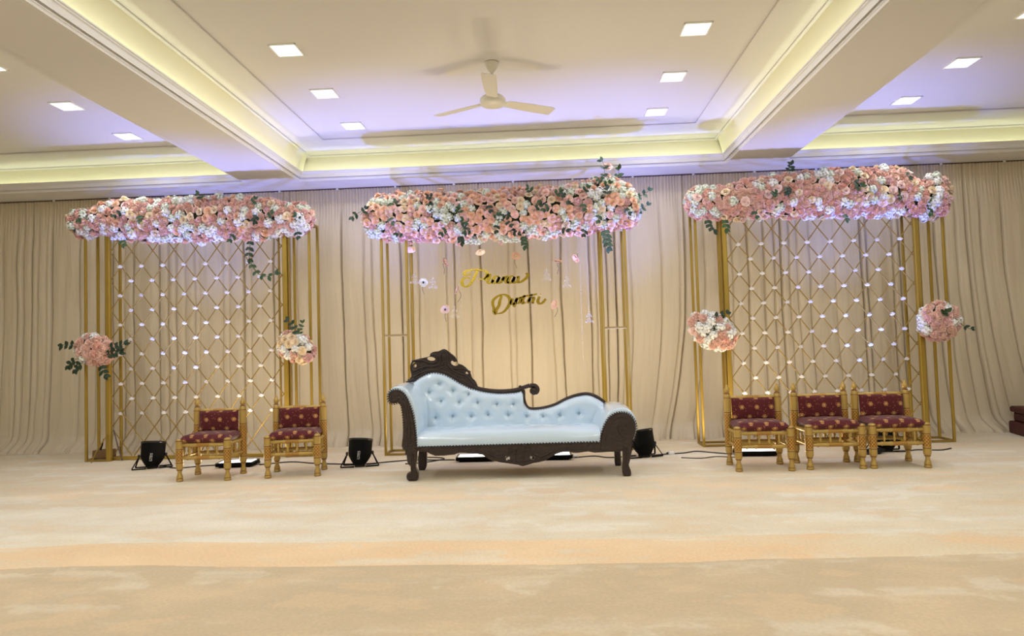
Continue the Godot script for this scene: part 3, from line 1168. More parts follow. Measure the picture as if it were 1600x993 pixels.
func garlands() -> void:
	flower_kinds()
	var left := func(s: float, up: float) -> Array:
		var w := [["carnation", "coral", 3.2], ["carnation", "salmon", 1.6], ["carnation", "pink", 1.2], ["rose", "cream", 1.0], ["rose", "peach", 0.6], ["hydrangea", "white", 0.9], ["hydrangea", "mint", 0.9]]
		if up < -0.4 or (s > 0.62 and s < 0.8 and up < 0.3) or s > 0.92:
			w.append(["hydrangea", "white", 2.2])
		if up > 0.55 and s > 0.35 and s < 0.85:
			w.append(["hydrangea", "mint", 2.6])
		return w
	var middle := func(s: float, up: float) -> Array:
		var w := [["rose", "peach", 2.6], ["rose", "coral", 2.0], ["rose", "cream", 1.0], ["rose", "blush", 0.7], ["hydrangea", "mint", 2.1], ["carnation", "coral", 0.8]]
		if s < 0.3 and up < 0.2 or s > 0.75 and up < 0.3:
			w.append(["carnation", "pink", 3.0])
			w.append(["rose", "blush", 1.2])
		if s > 0.78:
			w.append(["hydrangea", "white", 1.8])
		if up > 0.6 or up < -0.6:
			w.append(["hydrangea", "mint", 1.6])
		return w
	var right := func(s: float, up: float) -> Array:
		var w := [["carnation", "coral", 3.4], ["carnation", "salmon", 2.0], ["carnation", "pink", 0.8], ["rose", "cream", 1.2], ["rose", "blush", 0.6], ["hydrangea", "mint", 0.8], ["hydrangea", "white", 0.4]]
		if up < -0.35 and s > 0.3 or s > 0.9:
			w.append(["hydrangea", "white", 3.0])
		if s < 0.12:
			w.append(["hydrangea", "mint", 2.2])
		return w
	var a := garland("long pink, peach and white flower garland on top of the left lattice", [[-4.82, 2.44, 0.15], [-4.70, 2.43, 0.18], [-4.52, 2.44, 0.18], [-4.36, 2.46, 0.23], [-4.0, 2.43, 0.25], [-3.5, 2.42, 0.26], [-3.0, 2.42, 0.25], [-2.72, 2.40, 0.24], [-2.56, 2.40, 0.20], [-2.42, 2.38, 0.19], [-2.30, 2.37, 0.15]], -6.63, 0.17, left, 0.0535, 12)
	hang_sprig(a, [Vector3(-2.86, 2.20, -6.47), Vector3(-2.89, 2.08, -6.48), Vector3(-2.90, 1.98, -6.49)], 4, 0.055, M.leaf_dark)
	hang_sprig(a, [Vector3(-2.89, 1.99, -6.49), Vector3(-2.86, 1.88, -6.50), Vector3(-2.76, 1.80, -6.50), Vector3(-2.64, 1.82, -6.50)], 5, 0.055, M.leaf)
	hang_sprig(a, [Vector3(-4.19, 2.24, -6.47), Vector3(-4.17, 2.17, -6.46)], 2, 0.05, M.leaf)
	var b := garland("long peach rose and white hydrangea garland above the sofa and name letters", [[-1.76, 2.34, 0.15], [-1.64, 2.35, 0.24], [-1.4, 2.36, 0.27], [-0.93, 2.34, 0.28], [-0.3, 2.34, 0.28], [0.3, 2.36, 0.28], [0.64, 2.40, 0.30], [0.84, 2.38, 0.25], [0.96, 2.33, 0.14]], -6.61, 0.19, middle, 0.0535, 34)
	hang_sprig(b, [Vector3(0.62, 2.62, -6.6), Vector3(0.63, 2.74, -6.50), Vector3(0.61, 2.81, -6.50)], 3, 0.05, M.eucalyptus)
	hang_sprig(b, [Vector3(0.76, 2.62, -6.6), Vector3(0.77, 2.72, -6.50)], 2, 0.06, M.leaf)
	hang_sprig(b, [Vector3(0.92, 2.44, -6.6), Vector3(1.0, 2.47, -6.50), Vector3(1.05, 2.50, -6.50)], 3, 0.05, M.eucalyptus)
	hang_sprig(b, [Vector3(0.92, 2.30, -6.6), Vector3(0.99, 2.34, -6.50), Vector3(1.03, 2.36, -6.50)], 3, 0.045, M.eucalyptus)
	hang_sprig(b, [Vector3(0.60, 2.16, -6.45), Vector3(0.62, 2.06, -6.44), Vector3(0.63, 1.96, -6.45)], 5, 0.065, M.eucalyptus)
	hang_sprig(b, [Vector3(-0.18, 2.12, -6.45), Vector3(-0.17, 2.05, -6.44), Vector3(-0.17, 2.00, -6.44)], 4, 0.05, M.leaf)
	hang_sprig(b, [Vector3(-0.80, 2.14, -6.46), Vector3(-0.78, 2.06, -6.45)], 3, 0.05, M.leaf_dark)
	put_flower(b, "rose", "blush", Vector3(0.66, 2.76, -6.56) - b.position, Vector3(0.1, 0.6, 0.8), 0.055)
	put_flower(b, "blossom", "peach", Vector3(-0.985, 2.60, -6.56) - b.position, Vector3(0.2, 0.95, 0.3), 0.05)
	var c := garland("long coral and white flower garland on top of the right lattice", [[1.43, 2.40, 0.15], [1.55, 2.40, 0.19], [1.75, 2.39, 0.19], [1.94, 2.40, 0.22], [2.3, 2.43, 0.25], [2.9, 2.43, 0.265], [3.3, 2.43, 0.27], [3.52, 2.42, 0.26], [3.62, 2.34, 0.20], [3.74, 2.36, 0.23], [3.84, 2.37, 0.25], [3.93, 2.35, 0.17]], -6.66, 0.17, right, 0.0535, 10)
	hang_sprig(c, [Vector3(1.58, 2.22, -6.47), Vector3(1.60, 2.13, -6.46), Vector3(1.64, 2.08, -6.46)], 4, 0.055, M.leaf_dark)
	hang_sprig(c, [Vector3(1.76, 2.22, -6.48), Vector3(1.76, 2.10, -6.47)], 3, 0.055, M.leaf)
	hang_sprig(c, [Vector3(2.40, 2.62, -6.54), Vector3(2.42, 2.70, -6.52)], 3, 0.05, M.leaf_dark)
	hang_sprig(c, [Vector3(2.86, 2.22, -6.47), Vector3(2.88, 2.15, -6.46)], 2, 0.05, M.eucalyptus)

func bouquet(label: String, c: Vector3, rx: float, ry: float, weights: Array, tilt: float, tie: Array) -> Node3D:
	var o := thing("flower_bouquet", label, "bouquet", c, 0, "round bouquets tied to the gold pillar frames")
	var m := MB.new()
	m.ball(Vector3.ZERO, Vector3(rx * 0.72, ry * 0.72, 0.07), 12, 8)
	part("foam_base", m.mesh(), M.foam, o, Transform3D(Basis(Vector3(0, 0, 1), tilt), Vector3.ZERO))
	m = MB.new()
	for s in tie:
		m.tube([Vector3(0, 0, -0.02), s - c], 0.004, 6)
	part("tie", m.mesh(), M.thread, o)
	var taken: Array[Vector3] = []
	for i in 3000:
		var d := Vector3(rng.randfn(), rng.randfn(), rng.randfn()).normalized()
		if d.z < -0.25:
			continue
		var p := Basis(Vector3(0, 0, 1), tilt) * (d * Vector3(rx - 0.03, ry - 0.03, 0.10))
		var ok := true
		for w in taken:
			if w.distance_to(p) < 0.062:
				ok = false
		if not ok:
			continue
		taken.append(p)
		var w2: Array = pick(weights)
		var e := (Basis(Vector3(0, 0, 1), tilt) * (d / Vector3(rx, ry, 0.10))).normalized()
		e = (e + Vector3(0, 0, 0.35)).normalized()
		var size: float = rng.randf_range(0.043, 0.056)
		put_flower(o, w2[0], w2[1], p - e * size * 0.4, e, size)
	return o

func bouquets() -> void:
	var z := -6.56
	var a := bouquet("pink bouquet with dark leaves tied to the far left pillar frame", Vector3(-4.53, 1.125, z), 0.225, 0.175, [["carnation", "coral", 4], ["carnation", "salmon", 1], ["hydrangea", "white", 1.2]], -0.35, [Vector3(-4.665, 1.13, -6.62), Vector3(-4.44, 1.12, -6.62)])
	for s in [[Vector3(-0.14, 0.03, 0.06), Vector3(-0.30, 0.06, 0.05), 3], [Vector3(-0.14, -0.08, 0.06), Vector3(-0.24, -0.15, 0.05), 3], [Vector3(-0.06, -0.12, 0.08), Vector3(-0.16, -0.19, 0.06), 3], [Vector3(0.14, -0.06, 0.07), Vector3(0.28, -0.04, 0.04), 4], [Vector3(0.16, 0.0, 0.05), Vector3(0.33, 0.05, 0.04), 4], [Vector3(0.08, -0.13, 0.07), Vector3(0.14, -0.25, 0.06), 3]]:
		part("leaf_sprig", sprig([s[0], s[0].lerp(s[1], 0.5) + Vector3(0, 0.01, 0), s[1]], s[2], 0.062, 0.02, rng), M.leaf_dark, a)
	var b := bouquet("cream rose and pink bouquet tied to the pillar right of the left lattice", Vector3(-2.465, 1.09, z), 0.225, 0.165, [["rose", "cream", 3], ["carnation", "coral", 2.2], ["hydrangea", "white", 1.6], ["carnation", "pink", 1]], -0.55, [Vector3(-2.595, 1.12, -6.64), Vector3(-2.355, 1.08, -6.65)])
	part("leaf_sprig", sprig([Vector3(0.04, 0.10, 0.05), Vector3(0.0, 0.2, 0.06), Vector3(-0.05, 0.27, 0.06)], 4, 0.05, 0.018, rng), M.leaf_dark, b)
	part("leaf_sprig", sprig([Vector3(0.06, 0.10, 0.05), Vector3(0.06, 0.17, 0.06), Vector3(0.09, 0.24, 0.06)], 4, 0.04, 0.012, rng), M.leaf, b)
	var c := bouquet("white hydrangea and coral bouquet tied to the pillar left of the right lattice", Vector3(1.61, 1.13, z), 0.265, 0.185, [["hydrangea", "white", 3], ["carnation", "coral", 3], ["carnation", "salmon", 1], ["rose", "blush", 0.5]], -0.55, [Vector3(1.525, 1.15, -6.70), Vector3(1.79, 1.10, -6.69)])
	part("leaf_sprig", sprig([Vector3(-0.02, 0.11, 0.06), Vector3(0.05, 0.14, 0.07), Vector3(0.13, 0.16, 0.06)], 3, 0.05, 0.018, rng), M.leaf_dark, c)
	var d := bouquet("pink and white bouquet tied to the far right pillar frame", Vector3(3.735, 1.155, z), 0.215, 0.20, [["carnation", "coral", 2], ["carnation", "pink", 2], ["hydrangea", "white", 3], ["rose", "blush", 0.7]], 0.4, [Vector3(3.62, 1.16, -6.65), Vector3(3.87, 1.15, -6.66)])
	part("leaf_sprig", sprig([Vector3(-0.02, 0.05, 0.1), Vector3(0.0, 0.08, 0.13)], 2, 0.06, 0.022, rng), M.leaf, d)
	part("leaf_sprig", sprig([Vector3(0.16, -0.02, 0.05), Vector3(0.22, -0.07, 0.05), Vector3(0.26, -0.08, 0.05)], 2, 0.045, 0.014, rng), M.leaf_dark, d)

# ------------------------------------------------------------------ hanging flowers, crystal drops, bead strands
func strand_mesh(x: float, y0: float, y1: float, z: float, step := 0.022) -> ArrayMesh:
	var m := MB.new()
	m.tube([Vector3(x, y0, z), Vector3(x, y1, z)], 0.0009, 4)
	var y := y0 + 0.01
	while y < y1:
		m.ball(Vector3(x, y, z), Vector3(0.0034, 0.0042, 0.0034), 5, 3)
		y += step
	return m.mesh()

func hangings() -> void:
	var z := -6.70
	var list := [
		["pale pink silk flower on a curved stem hanging highest left of the upper name", -0.984, 1.899, "pink", Vector3(0.9, 0.35, 0.4), false],
		["white silk flower with a dark eye hanging between two crystal drops on the left", -1.204, 1.705, "white", Vector3(0.05, 0.15, 1), true],
		["small coral silk flower hanging beside the tail of the upper name", -0.857, 1.615, "coral", Vector3(-0.9, 0.4, 0.4), false],
		["white and pink silk flower with a dark eye hanging left of the lower name", -0.989, 1.424, "blush", Vector3(-0.3, 0.25, 1), true],
		["cream silk flower hanging upside down under the left end of the middle garland", -1.327, 2.049, "blush", Vector3(0.3, -0.8, 0.6), false],
		["yellow cream silk flower hanging upside down above the initial of the upper name", -0.622, 1.997, "cream", Vector3(0.3, -0.9, 0.5), false],
		["orange peach silk flower hanging above the end of the upper name", -0.264, 1.938, "peach", Vector3(0.2, 0.4, 1), false],
		["large peach silk flower hanging right of the upper name, stem downwards", 0.15, 1.865, "peach", Vector3(0.1, 0.9, 0.4), false],
		["pink silk flower seen sideways, hanging highest on the right of the names", 0.337, 1.897, "pink", Vector3(-0.7, -0.5, 0.4), false],
		["small coral silk flower hanging right of the lower name on a hooked stem", 0.11, 1.437, "coral", Vector3(-0.6, 0.3, 0.7), false]]
	for f in list:
		var o := thing("hanging_flower", f[0], "flower", Vector3(f[1], f[2], z), 0, "silk flowers hung on threads")
		var d: Vector3 = f[4]
		part("petals", flowers.blossom[rng.randi() % 3], M[f[3]], o, Transform3D(facing(d, rng.randf() * 6).scaled(Vector3.ONE * 0.048), Vector3.ZERO))
		var m := MB.new()
		m.ball(d.normalized() * 0.006, Vector3(0.011, 0.011, 0.011), 7, 5)
		part("flower_eye", m.mesh(), M.eye if f[5] else M.cream, o)
		m = MB.new()
		var dn := -d.normalized()
		var s := 1.0 if rng.randf() < 0.5 else -1.0
		if d.y < 0.0:
			m.tube(smooth2([Vector3.ZERO, dn * 0.02, Vector3(0.01 * s, 0.05, 0)], 4), 0.0022, 5)
		else:
			m.tube(smooth2([Vector3.ZERO, dn * 0.02 + Vector3(0, -0.01, 0), Vector3(0.012 * s + dn.x * 0.02, -0.06, 0), Vector3(-0.008 * s, -0.12, 0.005)], 5), 0.0022, 5)
		part("stem", m.mesh(), M.stem, o)
		m = MB.new()
		m.tube([Vector3.ZERO, Vector3(0, 2.32 - f[2], 0)], 0.0008, 4)
		part("thread", m.mesh(), M.thread, o)
	# crystal drops: two little tiers of beads on wire rings
	var proto: Node3D = null
	for f in [["two-tier crystal bead drop hanging farthest left, left of the white flower", -1.295, 1.753], ["two-tier crystal bead drop hanging right of the white dark-eyed flower", -1.11, 1.695], ["two-tier crystal bead drop hanging left of the lower name", -0.899, 1.395],
			["two-tier crystal bead drop hanging right of the upper name, below the peach flower", 0.036, 1.733], ["two-tier crystal bead drop on a beaded strand between two right-hand flowers", 0.233, 1.662], ["two-tier crystal bead drop hanging lowest, beside the right sofa pillar frame", 0.445, 1.301]]:
		if proto == null:
			proto = thing("crystal_drop", f[0], "ornament", Vector3(f[1], f[2], z), 0, "crystal bead drops")
			for tier in [[0.026, 0.022, 8], [0.042, -0.034, 11]]:
				var m := MB.new()
				var ring := []
				for k in 17:
					ring.append(Vector3(cos(TAU * k / 16) * tier[0], tier[1], sin(TAU * k / 16) * tier[0]))
				m.tube(ring, 0.0009, 4, false)
				part("ring", m.mesh(), M.bead, proto)
				m = MB.new()
				for k in tier[2]:
					var a: float = TAU * k / tier[2]
					for q in 2:
						m.ball(Vector3(cos(a) * tier[0], tier[1] - 0.006 - 0.009 * q, sin(a) * tier[0]), Vector3(0.0030, 0.0038, 0.0030), 5, 3)
				for k in 6:
					var a := TAU * k / 6
					for q in 3:
						var t := (q + 1) / 4.0
						m.ball(Vector3(cos(a) * tier[0] * t, tier[1] + 0.034 * (1 - t), sin(a) * tier[0] * t), Vector3(0.0024, 0.003, 0.0024), 5, 3)
				part("beads", m.mesh(), M.bead, proto)
			var hm := MB.new()
			hm.ball(Vector3(0, 0.058, 0), Vector3(0.007, 0.010, 0.007), 6, 4)
			hm.tube([Vector3(0, -0.03, 0), Vector3(0, 0.60, 0)], 0.0008, 4)
			part("thread", hm.mesh(), M.thread, proto)
		else:
			var c := proto.duplicate()
			c.name = numbered("crystal_drop")
			add_child(c)
			c.position = Vector3(f[1], f[2], z)
			tag(c, f[0])
	# strands that reach lower
	for f in [["clear bead strand left of the names, the longer of the left pair", -0.838, 0.95, 2.32], ["clear bead strand left of the names, the shorter of the left pair", -0.905, 1.47, 2.32], ["clear bead strand crossing behind the upper name", -0.60, 1.20, 2.32],
			["clear bead strand passing the end of both names", -0.125, 1.30, 2.32], ["clear bead strand above the right-hand crystal drop", 0.236, 1.72, 2.32], ["clear bead strand above the sideways pink flower", 0.372, 0.80, 2.32], ["clear bead strand reaching down to the crystal drop by the right pillar", 0.442, 1.36, 2.32], ["clear bead strand hanging down behind the crest of the sofa", -1.01, 0.93, 1.40]]:
		var o := thing("bead_strand", f[0], "bead strand", Vector3(f[1], f[2], z - 0.01), 0, "clear bead strands")
		part("beads", strand_mesh(0, 0, f[3] - f[2], 0), M.bead, o)

# ------------------------------------------------------------------ the two names, cut from gold mirror sheet
func ribbon(m: MB, pts: Array, w0: float, thick: float) -> void:
	var sm := smooth2(pts, 5)
	var k := sm.size()
	var A := PackedVector3Array()
	for i in k:
		var d: Vector2 = (sm[mini(i + 1, k - 1)] - sm[maxi(i - 1, 0)]).normalized()
		var nn := Vector2(-d.y, d.x)
		var w := w0 * (0.55 + 0.75 * absf(d.y)) * (0.6 + 0.4 * sin(PI * clampf(0.12 + 0.76 * i / (k - 1), 0, 1)))
		A.append(Vector3(sm[i].x + nn.x * w, sm[i].y + nn.y * w, 0))
		A.append(Vector3(sm[i].x - nn.x * w, sm[i].y - nn.y * w, 0))
	var f := Vector3(0, 0, thick)
	for i in k - 1:
		var a := A[2 * i]
		var b := A[2 * i + 1]
		var c := A[2 * i + 3]
		var d2 := A[2 * i + 2]
		m.face(a + f, b + f, c + f, d2 + f, Vector3.BACK)
		m.face(a, b, c, d2, Vector3.FORWARD)
		m.face(a, d2, d2 + f, a + f, (a - b).normalized())
		m.face(b, c, c + f, b + f, (b - a).normalized())
	for e in [0, k - 1]:
		m.face(A[2 * e], A[2 * e + 1], A[2 * e + 1] + f, A[2 * e] + f, Vector3(sm[e].x - sm[absi(e - 1)].x, sm[e].y - sm[absi(e - 1)].y, 0).normalized())

func name_signs() -> void:
	var U := 0.000585                                   # metres per drawing unit
	var words := [
		["gold mirror script name hanging in the upper row behind the sofa", [
			["P", [[[230, 190], [185, 212], [130, 220], [112, 190], [140, 155], [220, 130], [330, 122], [420, 130], [490, 160], [508, 200], [480, 250], [420, 285], [350, 292]], [[340, 128], [318, 190], [280, 270], [240, 330], [190, 390], [130, 415], [80, 390], [66, 330], [100, 278], [160, 262], [208, 276]]]],
			["r", [[[450, 310], [500, 250], [535, 208], [556, 222], [532, 280], [512, 330], [540, 358], [580, 340], [612, 300]]]],
			["a", [[[705, 245], [660, 236], [612, 285], [602, 340], [640, 354], [690, 305], [716, 248]], [[716, 248], [688, 322], [702, 354], [742, 338]]]],
			["n", [[[790, 242], [768, 300], [742, 346]], [[762, 310], [800, 262], [838, 242], [850, 262], [824, 322], [840, 350], [878, 334]]]],
			["a", [[[965, 240], [920, 236], [876, 285], [866, 338], [900, 350], [950, 302], [978, 244]], [[978, 244], [950, 320], [964, 350], [1004, 334]]]],
			["v", [[[1010, 262], [1046, 244], [1034, 300], [1036, 342], [1090, 330], [1160, 280], [1204, 226], [1196, 190], [1166, 196]]]]]],
		["gold mirror script name hanging in the lower row behind the sofa", [
			["D", [[[598, 860], [604, 780], [588, 720], [600, 650], [660, 592], [740, 556], [815, 560], [872, 604], [888, 664], [860, 742], [800, 822], [730, 868], [664, 880]], [[748, 572], [712, 660], [694, 740], [650, 806], [628, 886], [602, 858]]]],
			["i", [[[936, 618], [908, 690], [930, 718], [968, 690]]]],
			["p", [[[1006, 606], [976, 690], [944, 762]], [[978, 680], [1010, 630], [1058, 612], [1066, 650], [1030, 696], [984, 700]]]],
			["t", [[[1142, 560], [1100, 660], [1104, 702], [1150, 680]], [[1050, 606], [1180, 570], [1300, 552], [1352, 540]]]],
			["h", [[[1262, 540], [1214, 640], [1186, 700]], [[1200, 672], [1244, 612], [1286, 602], [1290, 630], [1262, 690], [1300, 692]]]],
			["i", [[[1392, 584], [1362, 660], [1384, 704], [1440, 690], [1500, 622]]]]]]]
	for w in words:
		var o := thing("name_sign", w[0], "sign", Vector3(-0.856, 1.897, -6.72), 0, "gold script names")
		for l in w[1]:
			var m := MB.new()
			for s in l[1]:
				var pts := []
				for p in s:
					pts.append(Vector2(p[0] * U, -p[1] * U - p[0] * 0.0000206))
				ribbon(m, pts, 0.0135, 0.006)
			if l[0] == "i" and l[1][0][0][0] > 1000:
				m.lathe([[0.0001, -0.003], [0.006, -0.003], [0.006, 0.003], [0.0001, 0.003]], 10, Transform3D(Basis(Vector3.RIGHT, PI / 2), Vector3(1410 * U, -548 * U - 0.029, 0.003)))
			part("letter", m.mesh(), M.mirror_gold, o)
		for x in [0.13 if w == words[0] else 0.40, 0.46 if w == words[0] else 0.76]:
			var m := MB.new()
			var y0 := -0.10 if w == words[0] else -0.36
			m.tube([Vector3(x, y0, 0.002), Vector3(x, 0.3, 0.002)], 0.0008, 4)
			part("thread", m.mesh(), M.thread, o)

# ------------------------------------------------------------------ chaise sofa
func V(x: float, y: float) -> Vector2:
	return Vector2(x, y)

func rope(m: MB, pts: Array, step: float, r: float) -> void:      # twisted cord: slanted beads in a row
	for q in along(pts, step):
		var d: Vector3 = q[1]
		var side := d.cross(Vector3(0, 0.15, 1)).normalized()
		var b := Basis((d * 0.75 + side * 0.65).normalized(), Vector3(0, 0, 1), (side * 0.75 - d * 0.65).normalized())
		var k := MB.new()
		k.ball(Vector3.ZERO, Vector3(r * 1.55, r, r * 0.72), 6, 4)
		var base := m.v.size()
		for i in k.v.size():
			m.vert(q[0] + b * k.v[i], (b * k.n[i]).normalized())
		for i in range(0, k.ix.size(), 3):
			m.tri(base + k.ix[i], base + k.ix[i + 1], base + k.ix[i + 2])

func spiral(c: Vector2, r0: float, r1: float, a0: float, a1: float, n := 18) -> Array:
	var out := []
	for i in n:
		var t := float(i) / (n - 1)
		var a := lerpf(a0, a1, t)
		out.append(c + Vector2(cos(a), sin(a)) * lerpf(r0, r1, t))
	return out

func carve(m: MB, pts: Array, z: float, r0: float, r1: float) -> void:
	var k := pts.size()
	var rad := []
	for i in k:
		rad.append(lerpf(r0, r1, float(i) / (k - 1)))
	m.tube(to3(pts, z), rad, 7)

func loft(A: Array, za: float, B: Array, zb: float, n: int, rows: int, flip: bool) -> MB:
	var a := resample(A, n)
	var b := resample(B, n)
	var P := PackedVector3Array()
	for q in [[0.036, 0.014], [0.012, 0.012], [0.003, 0.006]]:          # the leather turns in towards the wooden front
		for i in n:
			var d: Vector2 = (a[mini(i + 1, n - 1)] - a[maxi(i - 1, 0)]).normalized()
			var p: Vector2 = a[i] - Vector2(-d.y, d.x) * (-q[0] if flip else q[0])
			P.append(Vector3(p.x, p.y, za + q[1]))
	for r in rows:
		var t := float(r) / (rows - 1)
		var bulge := 0.012 * sin(PI * t)
		for i in n:
			var p: Vector2 = a[i].lerp(b[i], t)
			var d: Vector2 = (a[mini(i + 1, n - 1)] - a[maxi(i - 1, 0)]).normalized()
			p += Vector2(-d.y, d.x) * (-bulge if flip else bulge)
			P.append(Vector3(p.x, p.y, lerpf(za, zb, t)))
	var m := MB.new()
	m.grid(P, rows + 3, n, flip)
	return m

func sofa() -> void:
	var o := thing("chaise_sofa", "pale blue tufted leather chaise sofa with carved dark wood frame", "sofa", SOFA_AT, 0.012)
	var zb := -0.47
	# carved crest, cut through where the curtain shows
	var crest := CSGPolygon3D.new()
	crest.name = "crest"
	var cp := [V(-0.951, 0.763), V(-0.922, 0.805), V(-0.930, 0.877), V(-0.922, 0.917), V(-0.903, 0.940), V(-0.854, 0.955), V(-0.793, 0.966), V(-0.757, 0.976), V(-0.750, 0.997), V(-0.719, 1.012), V(-0.676, 1.017), V(-0.630, 1.034), V(-0.583, 1.003), V(-0.555, 0.970), V(-0.523, 0.942), V(-0.513, 0.905), V(-0.481, 0.893), V(-0.439, 0.860), V(-0.404, 0.807), V(-0.394, 0.775), V(-0.366, 0.747), V(-0.355, 0.690), V(-0.478, 0.726), V(-0.557, 0.776), V(-0.636, 0.818), V(-0.716, 0.835), V(-0.780, 0.825), V(-0.845, 0.795), V(-0.894, 0.761)]
	crest.polygon = PackedVector2Array(smooth2(cp, 3, true))
	crest.depth = 0.035
	crest.material = M.wood
	crest.position = Vector3(0, 0, zb)
	for h in [[V(-0.744, 0.952), 0.036, 0.017, -0.15], [V(-0.890, 0.905), 0.017, 0.024, 0.3], [V(-0.543, 0.908), 0.033, 0.021, -0.45], [V(-0.438, 0.826), 0.021, 0.013, -0.3]]:
		var c := CSGPolygon3D.new()
		c.name = "hole"
		var pp := PackedVector2Array()
		for k in 12:
			pp.append(h[0] + (Vector2(cos(TAU * k / 12) * h[1], sin(TAU * k / 12) * h[2])).rotated(h[3]))
		c.polygon = pp
		c.depth = 0.06
		c.position.z = 0.02
		c.operation = CSGShape3D.OPERATION_SUBTRACTION
		crest.add_child(c, true)
	o.add_child(crest, true)
	var cv := MB.new()
	var zc := zb + 0.004
	carve(cv, spiral(V(-0.886, 0.893), 0.040, 0.014, -2.2, 3.4), zc, 0.009, 0.006)
	carve(cv, smooth2([V(-0.91, 0.935), V(-0.84, 0.945), V(-0.79, 0.93), V(-0.75, 0.915), V(-0.71, 0.92), V(-0.69, 0.95), V(-0.70, 0.985), V(-0.735, 0.99), V(-0.745, 0.97)], 4), zc, 0.010, 0.007)
	carve(cv, smooth2([V(-0.90, 0.85), V(-0.84, 0.875), V(-0.77, 0.89), V(-0.70, 0.89), V(-0.665, 0.925), V(-0.66, 0.98), V(-0.63, 1.02)], 4), zc, 0.010, 0.006)
	carve(cv, smooth2([V(-0.63, 1.02), V(-0.60, 0.98), V(-0.60, 0.92), V(-0.58, 0.875), V(-0.52, 0.862), V(-0.46, 0.86), V(-0.415, 0.82), V(-0.41, 0.785)], 4), zc, 0.006, 0.010)
	carve(cv, smooth2([V(-0.585, 0.995), V(-0.545, 0.965), V(-0.53, 0.935), V(-0.54, 0.925), V(-0.56, 0.94)], 4), zc, 0.009, 0.007)
	carve(cv, smooth2([V(-0.60, 0.90), V(-0.565, 0.855), V(-0.50, 0.82), V(-0.44, 0.80), V(-0.40, 0.75), V(-0.375, 0.715)], 4), zc, 0.010, 0.008)
	carve(cv, spiral(V(-0.435, 0.815), 0.030, 0.008, 0.3, 5.5), zc, 0.007, 0.005)
	carve(cv, smooth2([V(-0.90, 0.80), V(-0.82, 0.84), V(-0.72, 0.858), V(-0.63, 0.84), V(-0.54, 0.79), V(-0.44, 0.735), V(-0.37, 0.70)], 4), zc, 0.010, 0.010)
	for k in 5:
		carve(cv, [V(-0.66 + 0.004 * k, 0.872 + 0.022 * k), V(-0.632, 0.884 + 0.022 * k), V(-0.604 - 0.004 * k, 0.872 + 0.022 * k)], zc, 0.006, 0.006)
	part("crest_carving", cv.mesh(), M.wood, o)
	# wooden rail along the top of the back, ending in a scroll, then the low sweep
	var rail := [V(-0.951, 0.763), V(-0.905, 0.775), V(-0.845, 0.807), V(-0.780, 0.837), V(-0.716, 0.847), V(-0.636, 0.830), V(-0.557, 0.788), V(-0.478, 0.738), V(-0.383, 0.695), V(-0.288, 0.668), V(-0.162, 0.653), V(-0.034, 0.658), V(0.045, 0.679), V(0.105, 0.697)]
	var m := MB.new()
	m.tube(to3(smooth2(rail, 4), zb - 0.01), 0.020, 8, true, 1.0)
	m.tube(to3(smooth2([V(-0.951, 0.763), V(-0.955, 0.60), V(-0.92, 0.30)], 4), zb - 0.02), 0.022, 8)
	carve(m, [V(0.105, 0.697)] + spiral(V(0.135, 0.656), 0.044, 0.012, 1.9, -4.6, 26), zb - 0.008, 0.019, 0.015)
	m.ball(Vector3(0.137, 0.654, zb - 0.008), Vector3(0.026, 0.026, 0.024), 10, 7)
	m.tube(to3(smooth2([V(0.040, 0.690), V(0.046, 0.640), V(0.047, 0.58), V(0.066, 0.522), V(0.107, 0.497), V(0.199, 0.499), V(0.310, 0.525), V(0.406, 0.571), V(0.501, 0.602), V(0.596, 0.612), V(0.673, 0.584), V(0.740, 0.535)], 4), zb - 0.008), 0.016, 8)
	m.ball(Vector3(0.02, 0.692, zb), Vector3(0.014, 0.012, 0.012), 6, 4)
	part("back_rail", m.mesh(), M.wood, o)
	# upholstered back with buttons
	var top := smooth2([V(-0.93, 0.755), V(-0.894, 0.761), V(-0.845, 0.795), V(-0.780, 0.825), V(-0.716, 0.835), V(-0.636, 0.818), V(-0.557, 0.776), V(-0.478, 0.726), V(-0.383, 0.683), V(-0.288, 0.653), V(-0.162, 0.637), V(-0.034, 0.639), V(0.036, 0.645), V(0.045, 0.573), V(0.064, 0.525), V(0.107, 0.493), V(0.199, 0.495), V(0.310, 0.519), V(0.406, 0.564), V(0.501, 0.593), V(0.596, 0.602), V(0.673, 0.573), V(0.734, 0.529), V(0.80, 0.45)], 5)
	top = resample(top, 150)
	var btn := [V(-0.672, 0.741), V(-0.554, 0.680), V(-0.761, 0.670), V(-0.424, 0.645), V(-0.660, 0.592), V(-0.503, 0.580), V(-0.347, 0.570), V(-0.183, 0.556), V(-0.042, 0.552), V(-0.709, 0.452), V(-0.562, 0.461), V(-0.404, 0.457), V(-0.260, 0.469), V(-0.086, 0.462), V(0.071, 0.445), V(0.208, 0.442), V(0.353, 0.446), V(0.512, 0.454)]
	var rows := 44
	var P := PackedVector3Array()
	for r in rows:
		var t := float(r) / (rows - 1)
		for c in top.size():
			var p := V(top[c].x, lerpf(0.34, top[c].y, t))
			var edge: float = clampf((top[c].y - p.y) / 0.07, 0, 1)
			var z := 0.075 * sqrt(1.0 - pow(1.0 - edge, 2)) + 0.012 * sin(PI * clampf((p.y - 0.34) / 0.4, 0, 1))
			var dim := 0.0
			for q in btn:
				var d: Vector2 = p - q
				var l := d.length()
				dim += 0.024 * exp(-l * l / 0.0009) + 0.010 * exp(-l * l / 0.0060)
				# folds running out from each button
				var an := d.angle()
				dim += 0.004 * exp(-l * l / 0.0045) * (0.5 + 0.5 * cos(4.0 * an + 0.8 * sin(q.x * 40.0)))
			P.append(Vector3(p.x, p.y, zb + z - minf(dim, 0.05)))
	m = MB.new()
